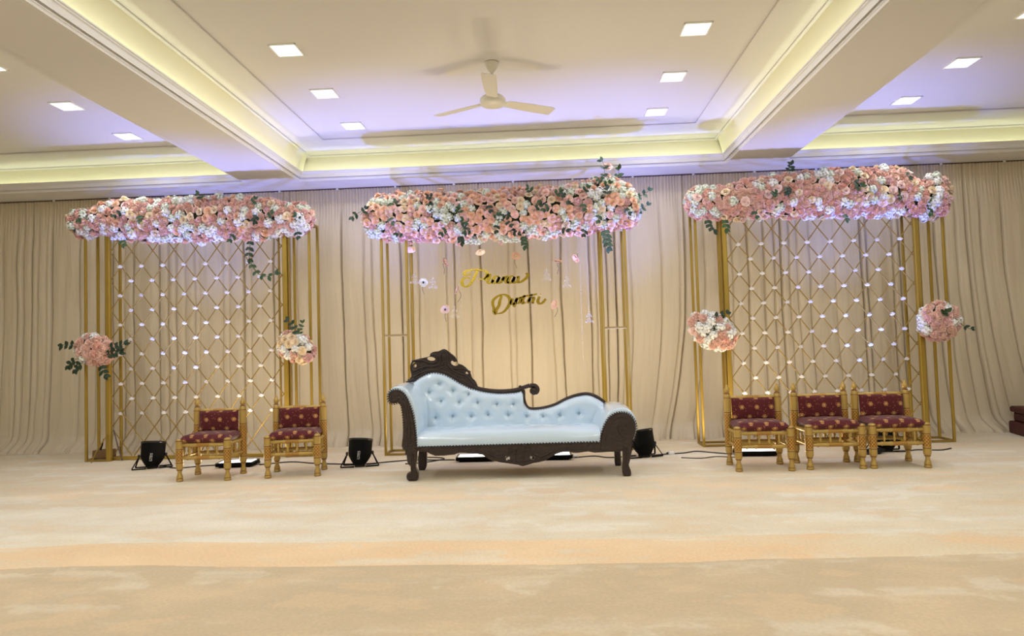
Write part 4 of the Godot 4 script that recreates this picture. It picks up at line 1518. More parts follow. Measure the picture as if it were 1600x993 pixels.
	m.grid(P, rows, top.size(), false)
	part("backrest", m.mesh(), M.leather, o)
	m = MB.new()
	var bp := PackedVector2Array([V(-0.93, 0.3)])
	for q in top:
		bp.append(q)
	bp.append(V(0.8, 0.3))
	m.slab(bp, zb - 0.035, zb + 0.004, 0.003)
	part("back_panel", m.mesh(), M.wood, o)
	m = MB.new()
	m.ball(Vector3.ZERO, Vector3(0.011, 0.011, 0.006), 9, 5)
	var bm := m.mesh()
	for q in btn:
		part("button", bm, M.button, o, Transform3D(Basis(), Vector3(q.x, q.y, zb + 0.057)))
	# seat
	var prof := [[-0.44, 0.366], [-0.40, 0.376], [-0.30, 0.386], [-0.18, 0.388], [-0.09, 0.382], [-0.04, 0.370], [-0.012, 0.350], [0.0, 0.325], [0.002, 0.295], [0.0, 0.262]]
	P = PackedVector3Array()
	var nc := 60
	for q in prof:
		for c in nc:
			var t := float(c) / (nc - 1)
			var x := lerpf(-0.805, 0.652, t)
			var sag := 0.010 * sin(PI * t)
			P.append(Vector3(x, q[1] + (sag if q[1] > 0.33 else 0.0) + 0.003 * sin(x * 9.0 + q[0] * 12.0) * (1.0 if q[1] > 0.34 else 0.0), q[0]))
	m = MB.new()
	m.grid(P, prof.size(), nc, true)
	part("seat", m.mesh(), M.leather, o)
	# arms
	var la := smooth2([V(-0.795, 0.30), V(-0.796, 0.40), V(-0.800, 0.522), V(-0.820, 0.625), V(-0.862, 0.707), V(-0.913, 0.745), V(-0.973, 0.744), V(-1.016, 0.715), V(-1.026, 0.667), V(-1.005, 0.628), V(-0.965, 0.618), V(-0.930, 0.60), V(-0.915, 0.54), V(-0.912, 0.25)], 5)
	var lb := smooth2([V(-0.770, 0.30), V(-0.770, 0.40), V(-0.768, 0.55), V(-0.795, 0.655), V(-0.850, 0.72), V(-0.910, 0.752), V(-0.975, 0.748), V(-1.018, 0.72), V(-1.026, 0.672), V(-1.005, 0.635), V(-0.965, 0.622), V(-0.935, 0.60), V(-0.920, 0.54), V(-0.915, 0.25)], 5)
	var ra := smooth2([V(0.645, 0.269), V(0.655, 0.356), V(0.682, 0.434), V(0.723, 0.498), V(0.796, 0.528), V(0.868, 0.524), V(0.917, 0.482), V(0.939, 0.421), V(0.936, 0.349), V(0.912, 0.28)], 5)
	var rb := smooth2([V(0.60, 0.30), V(0.61, 0.39), V(0.642, 0.461), V(0.698, 0.518), V(0.777, 0.542), V(0.854, 0.538), V(0.905, 0.49), V(0.925, 0.421), V(0.922, 0.349), V(0.90, 0.28)], 5)
	m = loft(la, -0.022, lb, zb + 0.01, 60, 12, true)
	part("arm", m.mesh(), M.leather, o)
	m = loft(ra, -0.022, rb, zb + 0.01, 50, 12, false)
	part("arm", m.mesh(), M.leather, o)
	# wooden arm fronts
	var lw := [V(-1.020, 0.669), V(-1.012, 0.629), V(-0.977, 0.614), V(-0.945, 0.620), V(-0.924, 0.604), V(-0.911, 0.542), V(-0.906, 0.440), V(-0.911, 0.352), V(-0.913, 0.251), V(-0.801, 0.248), V(-0.803, 0.292), V(-0.810, 0.394), V(-0.824, 0.511), V(-0.850, 0.600), V(-0.885, 0.672), V(-0.930, 0.715), V(-0.982, 0.720), V(-1.010, 0.702)]
	m = MB.new()
	m.slab(PackedVector2Array(smooth2(lw, 3, true)), -0.03, 0.012, 0.008)
	part("arm_front", m.mesh(), M.wood, o)
	m = MB.new()
	carve(m, spiral(V(-0.975, 0.666), 0.040, 0.008, 0.3, -6.5, 24), 0.012, 0.007, 0.005)
	carve(m, smooth2([V(-0.94, 0.67), V(-0.89, 0.61), V(-0.865, 0.52), V(-0.855, 0.42), V(-0.860, 0.32)], 5), 0.012, 0.008, 0.012)
	for k in 5:
		carve(m, smooth2([V(-0.895, 0.46 - 0.04 * k), V(-0.865, 0.44 - 0.04 * k), V(-0.83, 0.45 - 0.04 * k)], 4), 0.011, 0.007, 0.007)
	part("arm_carving", m.mesh(), M.wood, o)
	var rw := [V(0.647, 0.25), V(0.652, 0.30), V(0.669, 0.359), V(0.696, 0.416), V(0.733, 0.465), V(0.792, 0.494), V(0.856, 0.490), V(0.900, 0.461), V(0.926, 0.410), V(0.928, 0.353), V(0.910, 0.296), V(0.888, 0.254), V(0.885, 0.205), V(0.765, 0.195), V(0.648, 0.205)]
	m = MB.new()
	m.slab(PackedVector2Array(smooth2(rw, 3, true)), -0.03, 0.012, 0.008)
	part("arm_front", m.mesh(), M.wood, o)
	m = MB.new()
	carve(m, smooth2([V(0.69, 0.27), V(0.71, 0.36), V(0.75, 0.43), V(0.81, 0.465), V(0.87, 0.445), V(0.90, 0.39), V(0.89, 0.33)], 5), 0.010, 0.006, 0.006)
	carve(m, spiral(V(0.83, 0.38), 0.045, 0.010, 2.6, -3.2, 22), 0.010, 0.008, 0.005)
	carve(m, smooth2([V(0.79, 0.40), V(0.80, 0.34), V(0.84, 0.30), V(0.80, 0.28), V(0.76, 0.30)], 4), 0.010, 0.008, 0.006)
	part("arm_carving", m.mesh(), M.wood, o)
	# apron with two cut-out hearts
	var apron := CSGPolygon3D.new()
	apron.name = "apron"
	apron.polygon = PackedVector2Array(smooth2([V(-0.880, 0.266), V(-0.5, 0.268), V(0.0, 0.270), V(0.5, 0.270), V(0.845, 0.262), V(0.841, 0.200), V(0.709, 0.193), V(0.600, 0.189), V(0.552, 0.200), V(0.480, 0.192), V(0.436, 0.192), V(0.379, 0.203), V(0.299, 0.186), V(0.203, 0.134), V(0.116, 0.119), V(0.036, 0.097), V(-0.000, 0.108), V(-0.087, 0.123), V(-0.217, 0.149), V(-0.281, 0.194), V(-0.380, 0.207), V(-0.464, 0.213), V(-0.501, 0.201), V(-0.530, 0.199), V(-0.655, 0.194), V(-0.727, 0.228), V(-0.794, 0.234), V(-0.875, 0.235)], 2, true))
	apron.depth = 0.028
	apron.material = M.wood
	apron.position = Vector3(0, 0, 0.008)
	for s in [-1.0, 1.0]:
		for q in [[V(0.066, 0.175), V(0.084, 0.168), V(0.074, 0.148), V(0.064, 0.152)], [V(0.080, 0.186), V(0.092, 0.176), V(0.104, 0.160), V(0.098, 0.176)], [V(0.086, 0.170), V(0.096, 0.152), V(0.088, 0.142), V(0.080, 0.150)]]:
			var c := CSGPolygon3D.new()
			c.name = "cut_out"
			var pp := PackedVector2Array()
			for v in q:
				pp.append(V(0.014 + s * (v.x + 0.016), v.y))
			if s < 0:
				pp.reverse()
			c.polygon = pp
			c.depth = 0.06
			c.position.z = 0.02
			c.operation = CSGShape3D.OPERATION_SUBTRACTION
			apron.add_child(c, true)
	o.add_child(apron, true)
	m = MB.new()
	for s in [-1.0, 1.0]:
		carve(m, spiral(V(0.014 + s * 0.062, 0.222), 0.034, 0.008, 0.0, 7.5 * s, 20), 0.010, 0.006, 0.004)
		carve(m, smooth2([V(0.014 + s * 0.10, 0.20), V(0.014 + s * 0.17, 0.17), V(0.014 + s * 0.24, 0.20), V(0.014 + s * 0.34, 0.225), V(0.014 + s * 0.50, 0.222)], 5), 0.010, 0.009, 0.004)
		carve(m, smooth2([V(0.014, 0.115), V(0.014 + s * 0.06, 0.128), V(0.014 + s * 0.13, 0.140), V(0.014 + s * 0.20, 0.165), V(0.014 + s * 0.27, 0.20)], 5), 0.010, 0.006, 0.005)
		carve(m, smooth2([V(0.014, 0.245), V(0.014 + s * 0.022, 0.20), V(0.014 + s * 0.03, 0.15), V(0.014, 0.12)], 5), 0.010, 0.006, 0.005)
	part("apron_carving", m.mesh(), M.wood, o)
	# hidden side and back rails of the frame
	m = MB.new()
	m.box(Vector3(-0.90, 0.20, zb - 0.02), Vector3(-0.86, 0.27, -0.02), 0.004)
	m.box(Vector3(0.84, 0.20, zb - 0.02), Vector3(0.88, 0.27, -0.02), 0.004)
	m.box(Vector3(-0.90, 0.20, zb - 0.03), Vector3(0.88, 0.31, zb + 0.01), 0.004)
	m.box(Vector3(-0.86, 0.24, zb), Vector3(0.84, 0.262, -0.02), 0.002)
	part("seat_frame", m.mesh(), M.wood, o)
	# legs
	var fl := smooth2([V(-0.876, 0.255), V(-0.800, 0.255), V(-0.802, 0.176), V(-0.814, 0.118), V(-0.798, 0.060), V(-0.808, 0.002), V(-0.870, 0.0), V(-0.889, 0.030), V(-0.880, 0.062), V(-0.857, 0.070), V(-0.848, 0.104), V(-0.879, 0.150)], 3, true)
	var fr := smooth2([V(0.824, 0.245), V(0.886, 0.245), V(0.888, 0.182), V(0.871, 0.111), V(0.865, 0.083), V(0.880, 0.033), V(0.872, 0.001), V(0.823, 0.0), V(0.814, 0.070), V(0.819, 0.141)], 3, true)
	var bl := smooth2([V(-0.872, 0.26), V(-0.802, 0.26), V(-0.802, 0.069), V(-0.824, 0.0), V(-0.872, 0.0), V(-0.876, 0.13)], 3, true)
	var br := smooth2([V(0.806, 0.26), V(0.860, 0.26), V(0.858, 0.1), V(0.858, 0.0), V(0.811, 0.0), V(0.806, 0.1)], 3, true)
	for q in [[fl, -0.06, 0.016], [fr, -0.06, 0.016], [bl, zb - 0.03, zb + 0.03], [br, zb - 0.03, zb + 0.03]]:
		m = MB.new()
		var out := PackedVector2Array()
		for v in q[0]:
			out.append(V(v.x, maxf(v.y, 0.0)))
		m.slab(out, q[1], q[2], 0.012)
		var leg := part("leg", m.mesh(), M.wood, o)
		if q[1] == -0.06:
			m = MB.new()
			var s: float = signf(q[0][0].x)
			if s < 0:
				carve(m, spiral(V(-0.852, 0.036), 0.026, 0.006, 1.6, 8.0, 18), 0.014, 0.007, 0.005)
			carve(m, smooth2([V(s * 0.845 + 0.004, 0.22), V(s * 0.845 + 0.012, 0.16), V(s * 0.845, 0.11), V(s * 0.845, 0.07)], 4), 0.014, 0.011, 0.006)
			part("leg_carving", m.mesh(), M.wood, leg)
	# twisted cord that edges the leather
	m = MB.new()
	var edge_pts := []
	for q in top:
		if q.x < 0.735 and q.x > -0.90:
			edge_pts.append(Vector3(q.x, q.y - 0.010, zb + 0.026))
	rope(m, edge_pts, 0.0225, 0.0080)
	part("cord_trim", m.mesh(), M.wood_rope, o)
	m = MB.new()
	rope(m, [Vector3(-0.80, 0.265, 0.012), Vector3(0.645, 0.272, 0.012)], 0.0245, 0.0088)
	part("cord_trim", m.mesh(), M.wood_rope, o)
	m = MB.new()
	var le := []
	for q in smooth2([V(-0.801, 0.262), V(-0.803, 0.394), V(-0.818, 0.515), V(-0.845, 0.603), V(-0.882, 0.680), V(-0.930, 0.722), V(-0.984, 0.726), V(-1.014, 0.705), V(-1.026, 0.667), V(-1.016, 0.625), V(-0.977, 0.608), V(-0.94, 0.616), V(-0.918, 0.59), V(-0.906, 0.5), V(-0.902, 0.42)], 5):
		le.append(Vector3(q.x, q.y, 0.008))
	rope(m, le, 0.0195, 0.0066)
	part("cord_trim", m.mesh(), M.wood_rope, o)
	m = MB.new()
	var re := []
	for q in smooth2([V(0.644, 0.262), V(0.664, 0.359), V(0.691, 0.419), V(0.729, 0.470), V(0.792, 0.500), V(0.858, 0.496), V(0.904, 0.466), V(0.932, 0.412), V(0.934, 0.353), V(0.915, 0.29), V(0.894, 0.254)], 5):
		re.append(Vector3(q.x, q.y, 0.008))
	rope(m, re, 0.0195, 0.0066)
	part("cord_trim", m.mesh(), M.wood_rope, o)

# ------------------------------------------------------------------ chairs
func leg_mesh(h: float, tall: bool) -> ArrayMesh:
	var m := MB.new()
	var p := [[0.0, 0.0], [0.026, 0.0], [0.028, 0.008], [0.028, 0.018], [0.022, 0.026], [0.026, 0.032], [0.024, 0.042], [0.017, 0.062], [0.016, 0.082], [0.021, 0.090], [0.021, 0.096], [0.025, 0.100], [0.029, 0.112], [0.0295, 0.150], [0.028, 0.152], [0.028, 0.156], [0.0295, 0.158]]
	if tall:
		p += [[0.0295, 0.43], [0.028, 0.432], [0.028, 0.437], [0.0295, 0.439], [0.0295, h - 0.105], [0.024, h - 0.10], [0.027, h - 0.092], [0.022, h - 0.080], [0.013, h - 0.072], [0.016, h - 0.066], [0.021, h - 0.052], [0.022, h - 0.042], [0.016, h - 0.024], [0.009, h - 0.016], [0.011, h - 0.010], [0.007, h - 0.002], [0.0, h]]
	else:
		p += [[0.0295, 0.262], [0.028, 0.264], [0.028, 0.268], [0.0295, 0.270], [0.0295, h - 0.022], [0.027, h - 0.020], [0.027, h - 0.015], [0.029, h - 0.012], [0.026, h - 0.004], [0.016, h], [0.0, h]]
	m.lathe(p, 18)
	return m.mesh()

func band_mesh(y0: float, y1: float) -> ArrayMesh:
	var m := MB.new()
	m.lathe([[0.0285, y0], [0.0302, y0 + 0.002], [0.0302, y1 - 0.002], [0.0285, y1]], 18, Transform3D(), 5.4)
	for i in m.uv.size():
		m.uv[i].x *= 1.0
	return m.mesh()

func add_rings(leg: Node3D, hs: Array) -> void:
	for h in hs:
		var q: float = {0.022: 0.0245, 0.094: 0.0225, 0.333: 0.0285, 0.588: 0.0215, 0.600: 0.0165}.get(h, 0.0293)
		if not ring_meshes.has(q):
			var m := MB.new()
			m.lathe([[q - 0.003, -0.004], [q + 0.0006, -0.0025], [q + 0.0006, 0.0025], [q - 0.003, 0.004]], 16)
			ring_meshes[q] = m.mesh()
		part("painted_ring", ring_meshes[q], M.chair_ring, leg, Transform3D(Basis(), Vector3(0, h, 0)))

func rail_mesh(len_: float, r: float) -> ArrayMesh:      # turned rail lying along x
	var m := MB.new()
	var p := [[0.0, -len_ / 2]]
	var k := [[0.0, 0.8], [0.10, 0.85], [0.11, 1.1], [0.135, 1.1], [0.14, 0.9], [0.30, 0.98], [0.31, 1.12], [0.33, 1.12], [0.34, 0.96], [0.66, 0.96], [0.67, 1.12], [0.69, 1.12], [0.70, 0.98], [0.86, 0.9], [0.865, 1.1], [0.89, 1.1], [0.90, 0.85], [1.0, 0.8]]
	for q in k:
		p.append([q[1] * r, (q[0] - 0.5) * len_])
	p.append([0.0, len_ / 2])
	m.lathe(p, 12, Transform3D(Basis(Vector3(0, 0, 1), -PI / 2), Vector3.ZERO))
	return m.mesh()

func rail_band(len_: float, r: float) -> ArrayMesh:
	var m := MB.new()
	m.lathe([[r * 0.95, -len_ * 0.155], [r * 1.03, -len_ * 0.15], [r * 1.03, len_ * 0.15], [r * 0.95, len_ * 0.155]], 12, Transform3D(Basis(Vector3(0, 0, 1), -PI / 2), Vector3.ZERO), 8.0)
	return m.mesh()

func spindle_mesh(h: float) -> ArrayMesh:
	var m := MB.new()
	m.lathe([[0.0, 0.0], [0.006, 0.0], [0.006, h * 0.12], [0.010, h * 0.2], [0.012, h * 0.34], [0.007, h * 0.46], [0.0095, h * 0.52], [0.007, h * 0.58], [0.011, h * 0.74], [0.008, h * 0.86], [0.006, h], [0.0, h]], 10)
	return m.mesh()

func cushion_mesh(w: float, h: float, d: float, puff: float) -> ArrayMesh:    # rounded pad, uv in metres
	var m := MB.new()
	var n := 18
	for side in [1.0, -1.0]:
		var P := PackedVector3Array()
		var uvs := PackedVector2Array()
		for r in n:
			for c in n:
				var u := 2.0 * c / (n - 1) - 1.0
				var v := 2.0 * r / (n - 1) - 1.0
				var ex := 1.0 - pow(absf(u), 9.0)
				var ev := 1.0 - pow(absf(v), 9.0)
				var z := sqrt(clampf(ex * ev, 0, 1)) * h / 2 + puff * (1 - u * u) * (1 - v * v)
				P.append(Vector3(u * w / 2, side * z, v * d / 2))
				uvs.append(Vector2(u * w / 2 + 0.13, v * d / 2 + side * 0.05) / 0.24)
		m.grid(P, n, n, side > 0, false, uvs)
	return m.mesh()

func make_chair(label: String) -> Node3D:
	# origin on the floor, mid-way between the four legs; the front is +z
	var o := thing("low_chair", label, "chair", Vector3.ZERO, 0, "low gold chairs with maroon cushions")
	var hx := 0.203
	var hz := 0.150
	var fl := leg_mesh(0.352, false)
	var bl := leg_mesh(0.665, true)
	var fb := band_mesh(0.165, 0.258)
	var bb := band_mesh(0.165, 0.425)
	for s in [-1.0, 1.0]:
		var a := part("leg", fl, M.chair_gold, o, Transform3D(Basis(), Vector3(s * hx, 0, hz)))
		part("carved_band", fb, M.chair_band, a)
		var b := part("leg", bl, M.chair_gold, o, Transform3D(Basis(), Vector3(s * hx, 0, -hz)))
		part("carved_band", bb, M.chair_band, b)
		add_rings(a, [0.022, 0.094, 0.154, 0.266, 0.333])
		add_rings(b, [0.022, 0.094, 0.154, 0.4345, 0.556, 0.588, 0.600])
	var wide := 2 * hx - 0.05
	var deep := 2 * hz - 0.05
	var rw := rail_mesh(wide, 0.0165)
	var rwb := rail_band(wide, 0.0165)
	var rd := rail_mesh(deep, 0.013)
	for q in [[0.298, hz, 1], [0.192, hz, 1], [0.298, -hz, 0], [0.192, -hz, 0], [0.556, -hz, 1], [0.372, -hz - 0.004, 0]]:
		var a := part("rail", rw, M.chair_gold, o, Transform3D(Basis(), Vector3(0, q[0], q[1])))
		if q[2]:
			part("carved_band", rwb, M.chair_band, a)
	for s in [-1.0, 1.0]:
		for y in [0.298, 0.192]:
			part("rail", rd, M.chair_gold, o, Transform3D(Basis(Vector3.UP, PI / 2), Vector3(s * hx, y, 0)))
	var sp := spindle_mesh(0.088)
	for z in [hz, -hz]:
		for k in 4:
			part("spindle", sp, M.chair_gold, o, Transform3D(Basis(), Vector3(lerpf(-0.115, 0.115, k / 3.0), 0.203, z)))
	for s in [-1.0, 1.0]:
		for k in 3:
			part("spindle", sp, M.chair_gold, o, Transform3D(Basis(), Vector3(s * hx, 0.203, lerpf(-0.075, 0.075, k / 2.0))))
	part("seat_cushion", cushion_mesh(0.400, 0.070, 0.345, 0.008), M.fabric, o, Transform3D(Basis(), Vector3(0, 0.345, 0.0)))
	part("back_cushion", cushion_mesh(0.35, 0.045, 0.178, 0.010), M.fabric, o, Transform3D(Basis(Vector3.RIGHT, PI / 2 - 0.06), Vector3(0, 0.465, -hz + 0.022)))
	return o

func chairs() -> void:
	var spots := [
		["low gold chair with maroon cushions, leftmost, right of a black stage light", -2.870, -5.650, 0.01],
		["low gold chair with maroon cushions, second from the left, nearest the sofa's high end", -2.170, -5.740, 0.14],
		["low gold chair with maroon cushions, left one of the three on the right", 1.705, -5.575, -0.03],
		["low gold chair with maroon cushions, middle one of the three on the right", 2.262, -5.600, -0.01],
		["low gold chair with maroon cushions, rightmost, in front of a black stage light", 2.753, -5.590, -0.03]]
	var proto: Node3D = null
	for s in spots:
		var c: Node3D
		if proto == null:
			proto = make_chair(s[0])
			c = proto
		else:
			c = proto.duplicate()
			c.name = numbered("low_chair")
			add_child(c)
			tag(c, s[0])
		c.position = Vector3(s[1], 0, s[2])
		c.rotation.y = s[3]

# ------------------------------------------------------------------ lamps on the floor
func par(label: String, at: Vector3, turn: float, tilt: Vector3, letters: bool, aim: Vector3) -> void:
	var o := thing("stage_light", label, "stage light", at, turn, "black par cans on the floor")
	var up := tilt.normalized()
	var t := Transform3D(facing(up), Vector3(0, 0.105, 0))
	var m := MB.new()
	m.lathe([[0.0, -0.085], [0.050, -0.085], [0.058, -0.078], [0.080, -0.045], [0.098, -0.012], [0.102, 0.01], [0.104, 0.10], [0.106, 0.138], [0.100, 0.140], [0.096, 0.118], [0.0, 0.112]], 26, t)
	part("housing", m.mesh(), M.black, o)
	m = MB.new()
	m.lathe([[0.101, 0.122], [0.109, 0.124], [0.109, 0.140], [0.101, 0.142]], 26, t)
	part("lens_rim", m.mesh(), M.black_gloss, o)
	m = MB.new()
	m.lathe([[0.0, 0.124], [0.09, 0.122], [0.095, 0.119]], 20, t)
	var glow := mat(c8(250, 240, 255), 0.3)
	glow.emission_enabled = true
	glow.emission = PAR_C
	glow.emission_energy_multiplier = 2.0
	part("lens", m.mesh(), glow, o)
	for s in [-1.0, 1.0]:
		m = MB.new()
		for q in [[Vector3(s * 0.112, 0.115, 0), Vector3(s * 0.168, 0.010, 0.045)], [Vector3(s * 0.112, 0.115, 0), Vector3(s * 0.150, 0.010, -0.07)]]:
			m.tube([q[0], q[1]], 0.0075, 6, true, 0.55)
		m.tube([Vector3(s * 0.168, 0.008, 0.045), Vector3(s * 0.05, 0.008, 0.055)], 0.006, 6)
		m.tube([Vector3(s * 0.150, 0.008, -0.07), Vector3(s * 0.05, 0.008, -0.06)], 0.006, 6)
		part("bracket_leg", m.mesh(), M.black, o)
		m = MB.new()
		m.lathe([[0.0, 0.0], [0.016, 0.0], [0.018, 0.006], [0.016, 0.018], [0.0, 0.020]], 12, Transform3D(Basis(Vector3(0, 0, 1), -s * PI / 2), Vector3(s * 0.104, 0.118, 0)))
		part("knob", m.mesh(), M.black_gloss, o)
	m = MB.new()
	m.box(Vector3(-0.045, 0.0, -0.03), Vector3(0.045, 0.030, 0.04), 0.006)
	part("foot", m.mesh(), M.rubber, o)
	if letters:
		var tx := TextMesh.new()
		tx.text = "LITES"
		var fnt := SystemFont.new()
		fnt.font_names = PackedStringArray(["Droid Sans"])
		fnt.font_weight = 700
		tx.font = fnt
		tx.font_size = 26
		tx.pixel_size = 0.0011
		tx.depth = 0.001
		var tt := t * Transform3D(Basis(), Vector3.ZERO)
		var front := Transform3D(Basis(Vector3(0, 0, 1), PI / 2 - 0.12), Vector3(-0.004, 0.116, 0.1005))
		part("lettering", tx, mat(c8(190, 190, 190), 0.5), o, front)
	var l := SpotLight3D.new()
	l.name = numbered("par_lamp")
	l.light_color = PAR_C
	l.light_energy = PAR_E
	l.light_size = 0.06
	l.spot_angle = 34.0
	l.spot_angle_attenuation = 1.0
	l.spot_range = 16.0
	l.spot_attenuation = 2.0
	l.shadow_enabled = true
	var src := o.transform * (t * Vector3(0, 0.150, 0))
	l.position = src
	l.basis = Basis.looking_at(aim - src, Vector3.BACK)
	add_child(l)

func flood(label: String, at: Vector3, turn: float, w: float) -> void:
	var o := thing("floodlight", label, "floodlight", at, turn, "flat LED floodlights lying on the floor")
	var m := MB.new()
	var d := 0.21
	m.box(Vector3(-w / 2, 0.012, -d / 2), Vector3(w / 2, 0.040, d / 2), 0.006)
	for k in 5:
		m.box(Vector3(-w / 2 + 0.03, 0.0, -d / 2 + 0.02 + 0.04 * k), Vector3(w / 2 - 0.03, 0.014, -d / 2 + 0.032 + 0.04 * k), 0.001)
	part("housing", m.mesh(), M.black, o)
	m = MB.new()
	for q in [[Vector3(-w / 2, 0.040, d / 2 - 0.018), Vector3(w / 2, 0.047, d / 2)], [Vector3(-w / 2, 0.040, -d / 2), Vector3(w / 2, 0.047, -d / 2 + 0.018)], [Vector3(-w / 2, 0.040, -d / 2 + 0.018), Vector3(-w / 2 + 0.018, 0.047, d / 2 - 0.018)], [Vector3(w / 2 - 0.018, 0.040, -d / 2 + 0.018), Vector3(w / 2, 0.047, d / 2 - 0.018)]]:
		m.box(q[0], q[1], 0.002)
	part("bezel", m.mesh(), M.black_gloss, o)
	m = MB.new()
	m.box(Vector3(-w / 2 + 0.018, 0.040, -d / 2 + 0.018), Vector3(w / 2 - 0.018, 0.044, d / 2 - 0.018), 0.001)
	var glow := mat(c8(255, 255, 255), 0.3)
	glow.emission_enabled = true
	glow.emission = c8(250, 252, 255)
	glow.emission_energy_multiplier = 3.0
	part("light_panel", m.mesh(), glow, o)
	m = MB.new()
	for s in [-1.0, 1.0]:
		m.tube(smooth2([Vector3(s * (w / 2 + 0.004), 0.028, 0.0), Vector3(s * (w / 2 + 0.012), 0.02, -0.06), Vector3(s * (w / 2 - 0.01), 0.008, -0.12)], 4), 0.006, 6)
	m.tube([Vector3(-w / 2 + 0.01, 0.008, -0.12), Vector3(w / 2 - 0.01, 0.008, -0.12)], 0.006, 6)
	part("bracket", m.mesh(), M.black, o)
	area_light("flood_lamp", at + Vector3(0, 0.062, 0), Vector3(0, 1, 0), Vector2(w - 0.04, d - 0.04), FLOOD_C, FLOOD_E)

func stage_lights() -> void:
	par("black par can at the far left, just left of the leftmost chair", Vector3(-3.705, 0, -6.17), 0.45, Vector3(0.06, 1, -0.20), true, Vector3(-3.58, 2.2, -6.52))
	par("black par can standing alone between the second chair and the sofa", Vector3(-1.70, 0, -6.03), 0.22, Vector3(0.07, 1, -0.22), true, Vector3(-1.50, 2.15, -6.45))
	par("black par can half hidden behind the low right end of the sofa", Vector3(0.865, 0, -6.20), 0.35, Vector3(-0.06, 1, -0.22), false, Vector3(0.72, 2.15, -6.56))
	par("black par can behind the rightmost chair", Vector3(3.02, 0, -6.22), 0.0, Vector3(0.05, 1, -0.20), false, Vector3(3.06, 2.2, -6.56))
	flood("flat LED floodlight lying behind the leftmost chair", Vector3(-2.90, 0, -6.19), 0.10, 0.34)
	flood("flat LED floodlight under the left half of the sofa", Vector3(-0.665, 0, -6.22), 0.0, 0.36)
	flood("flat LED floodlight under the right half of the sofa", Vector3(0.03, 0, -6.22), 0.0, 0.36)
	flood("flat LED floodlight behind the left one of the three right chairs", Vector3(1.86, 0, -6.19), -0.05, 0.36)

func cord(label: String, pts: Array, r := 0.0055) -> void:
	var m := MB.new()
	var q := []
	for p in pts:
		q.append(Vector3(p[0], r, p[1]))
	m.tube(smooth2(q, 6), r, 6)
	tag(part("power_cable", m.mesh(), M.cable, self), label, "cable", "black cables on the carpet")

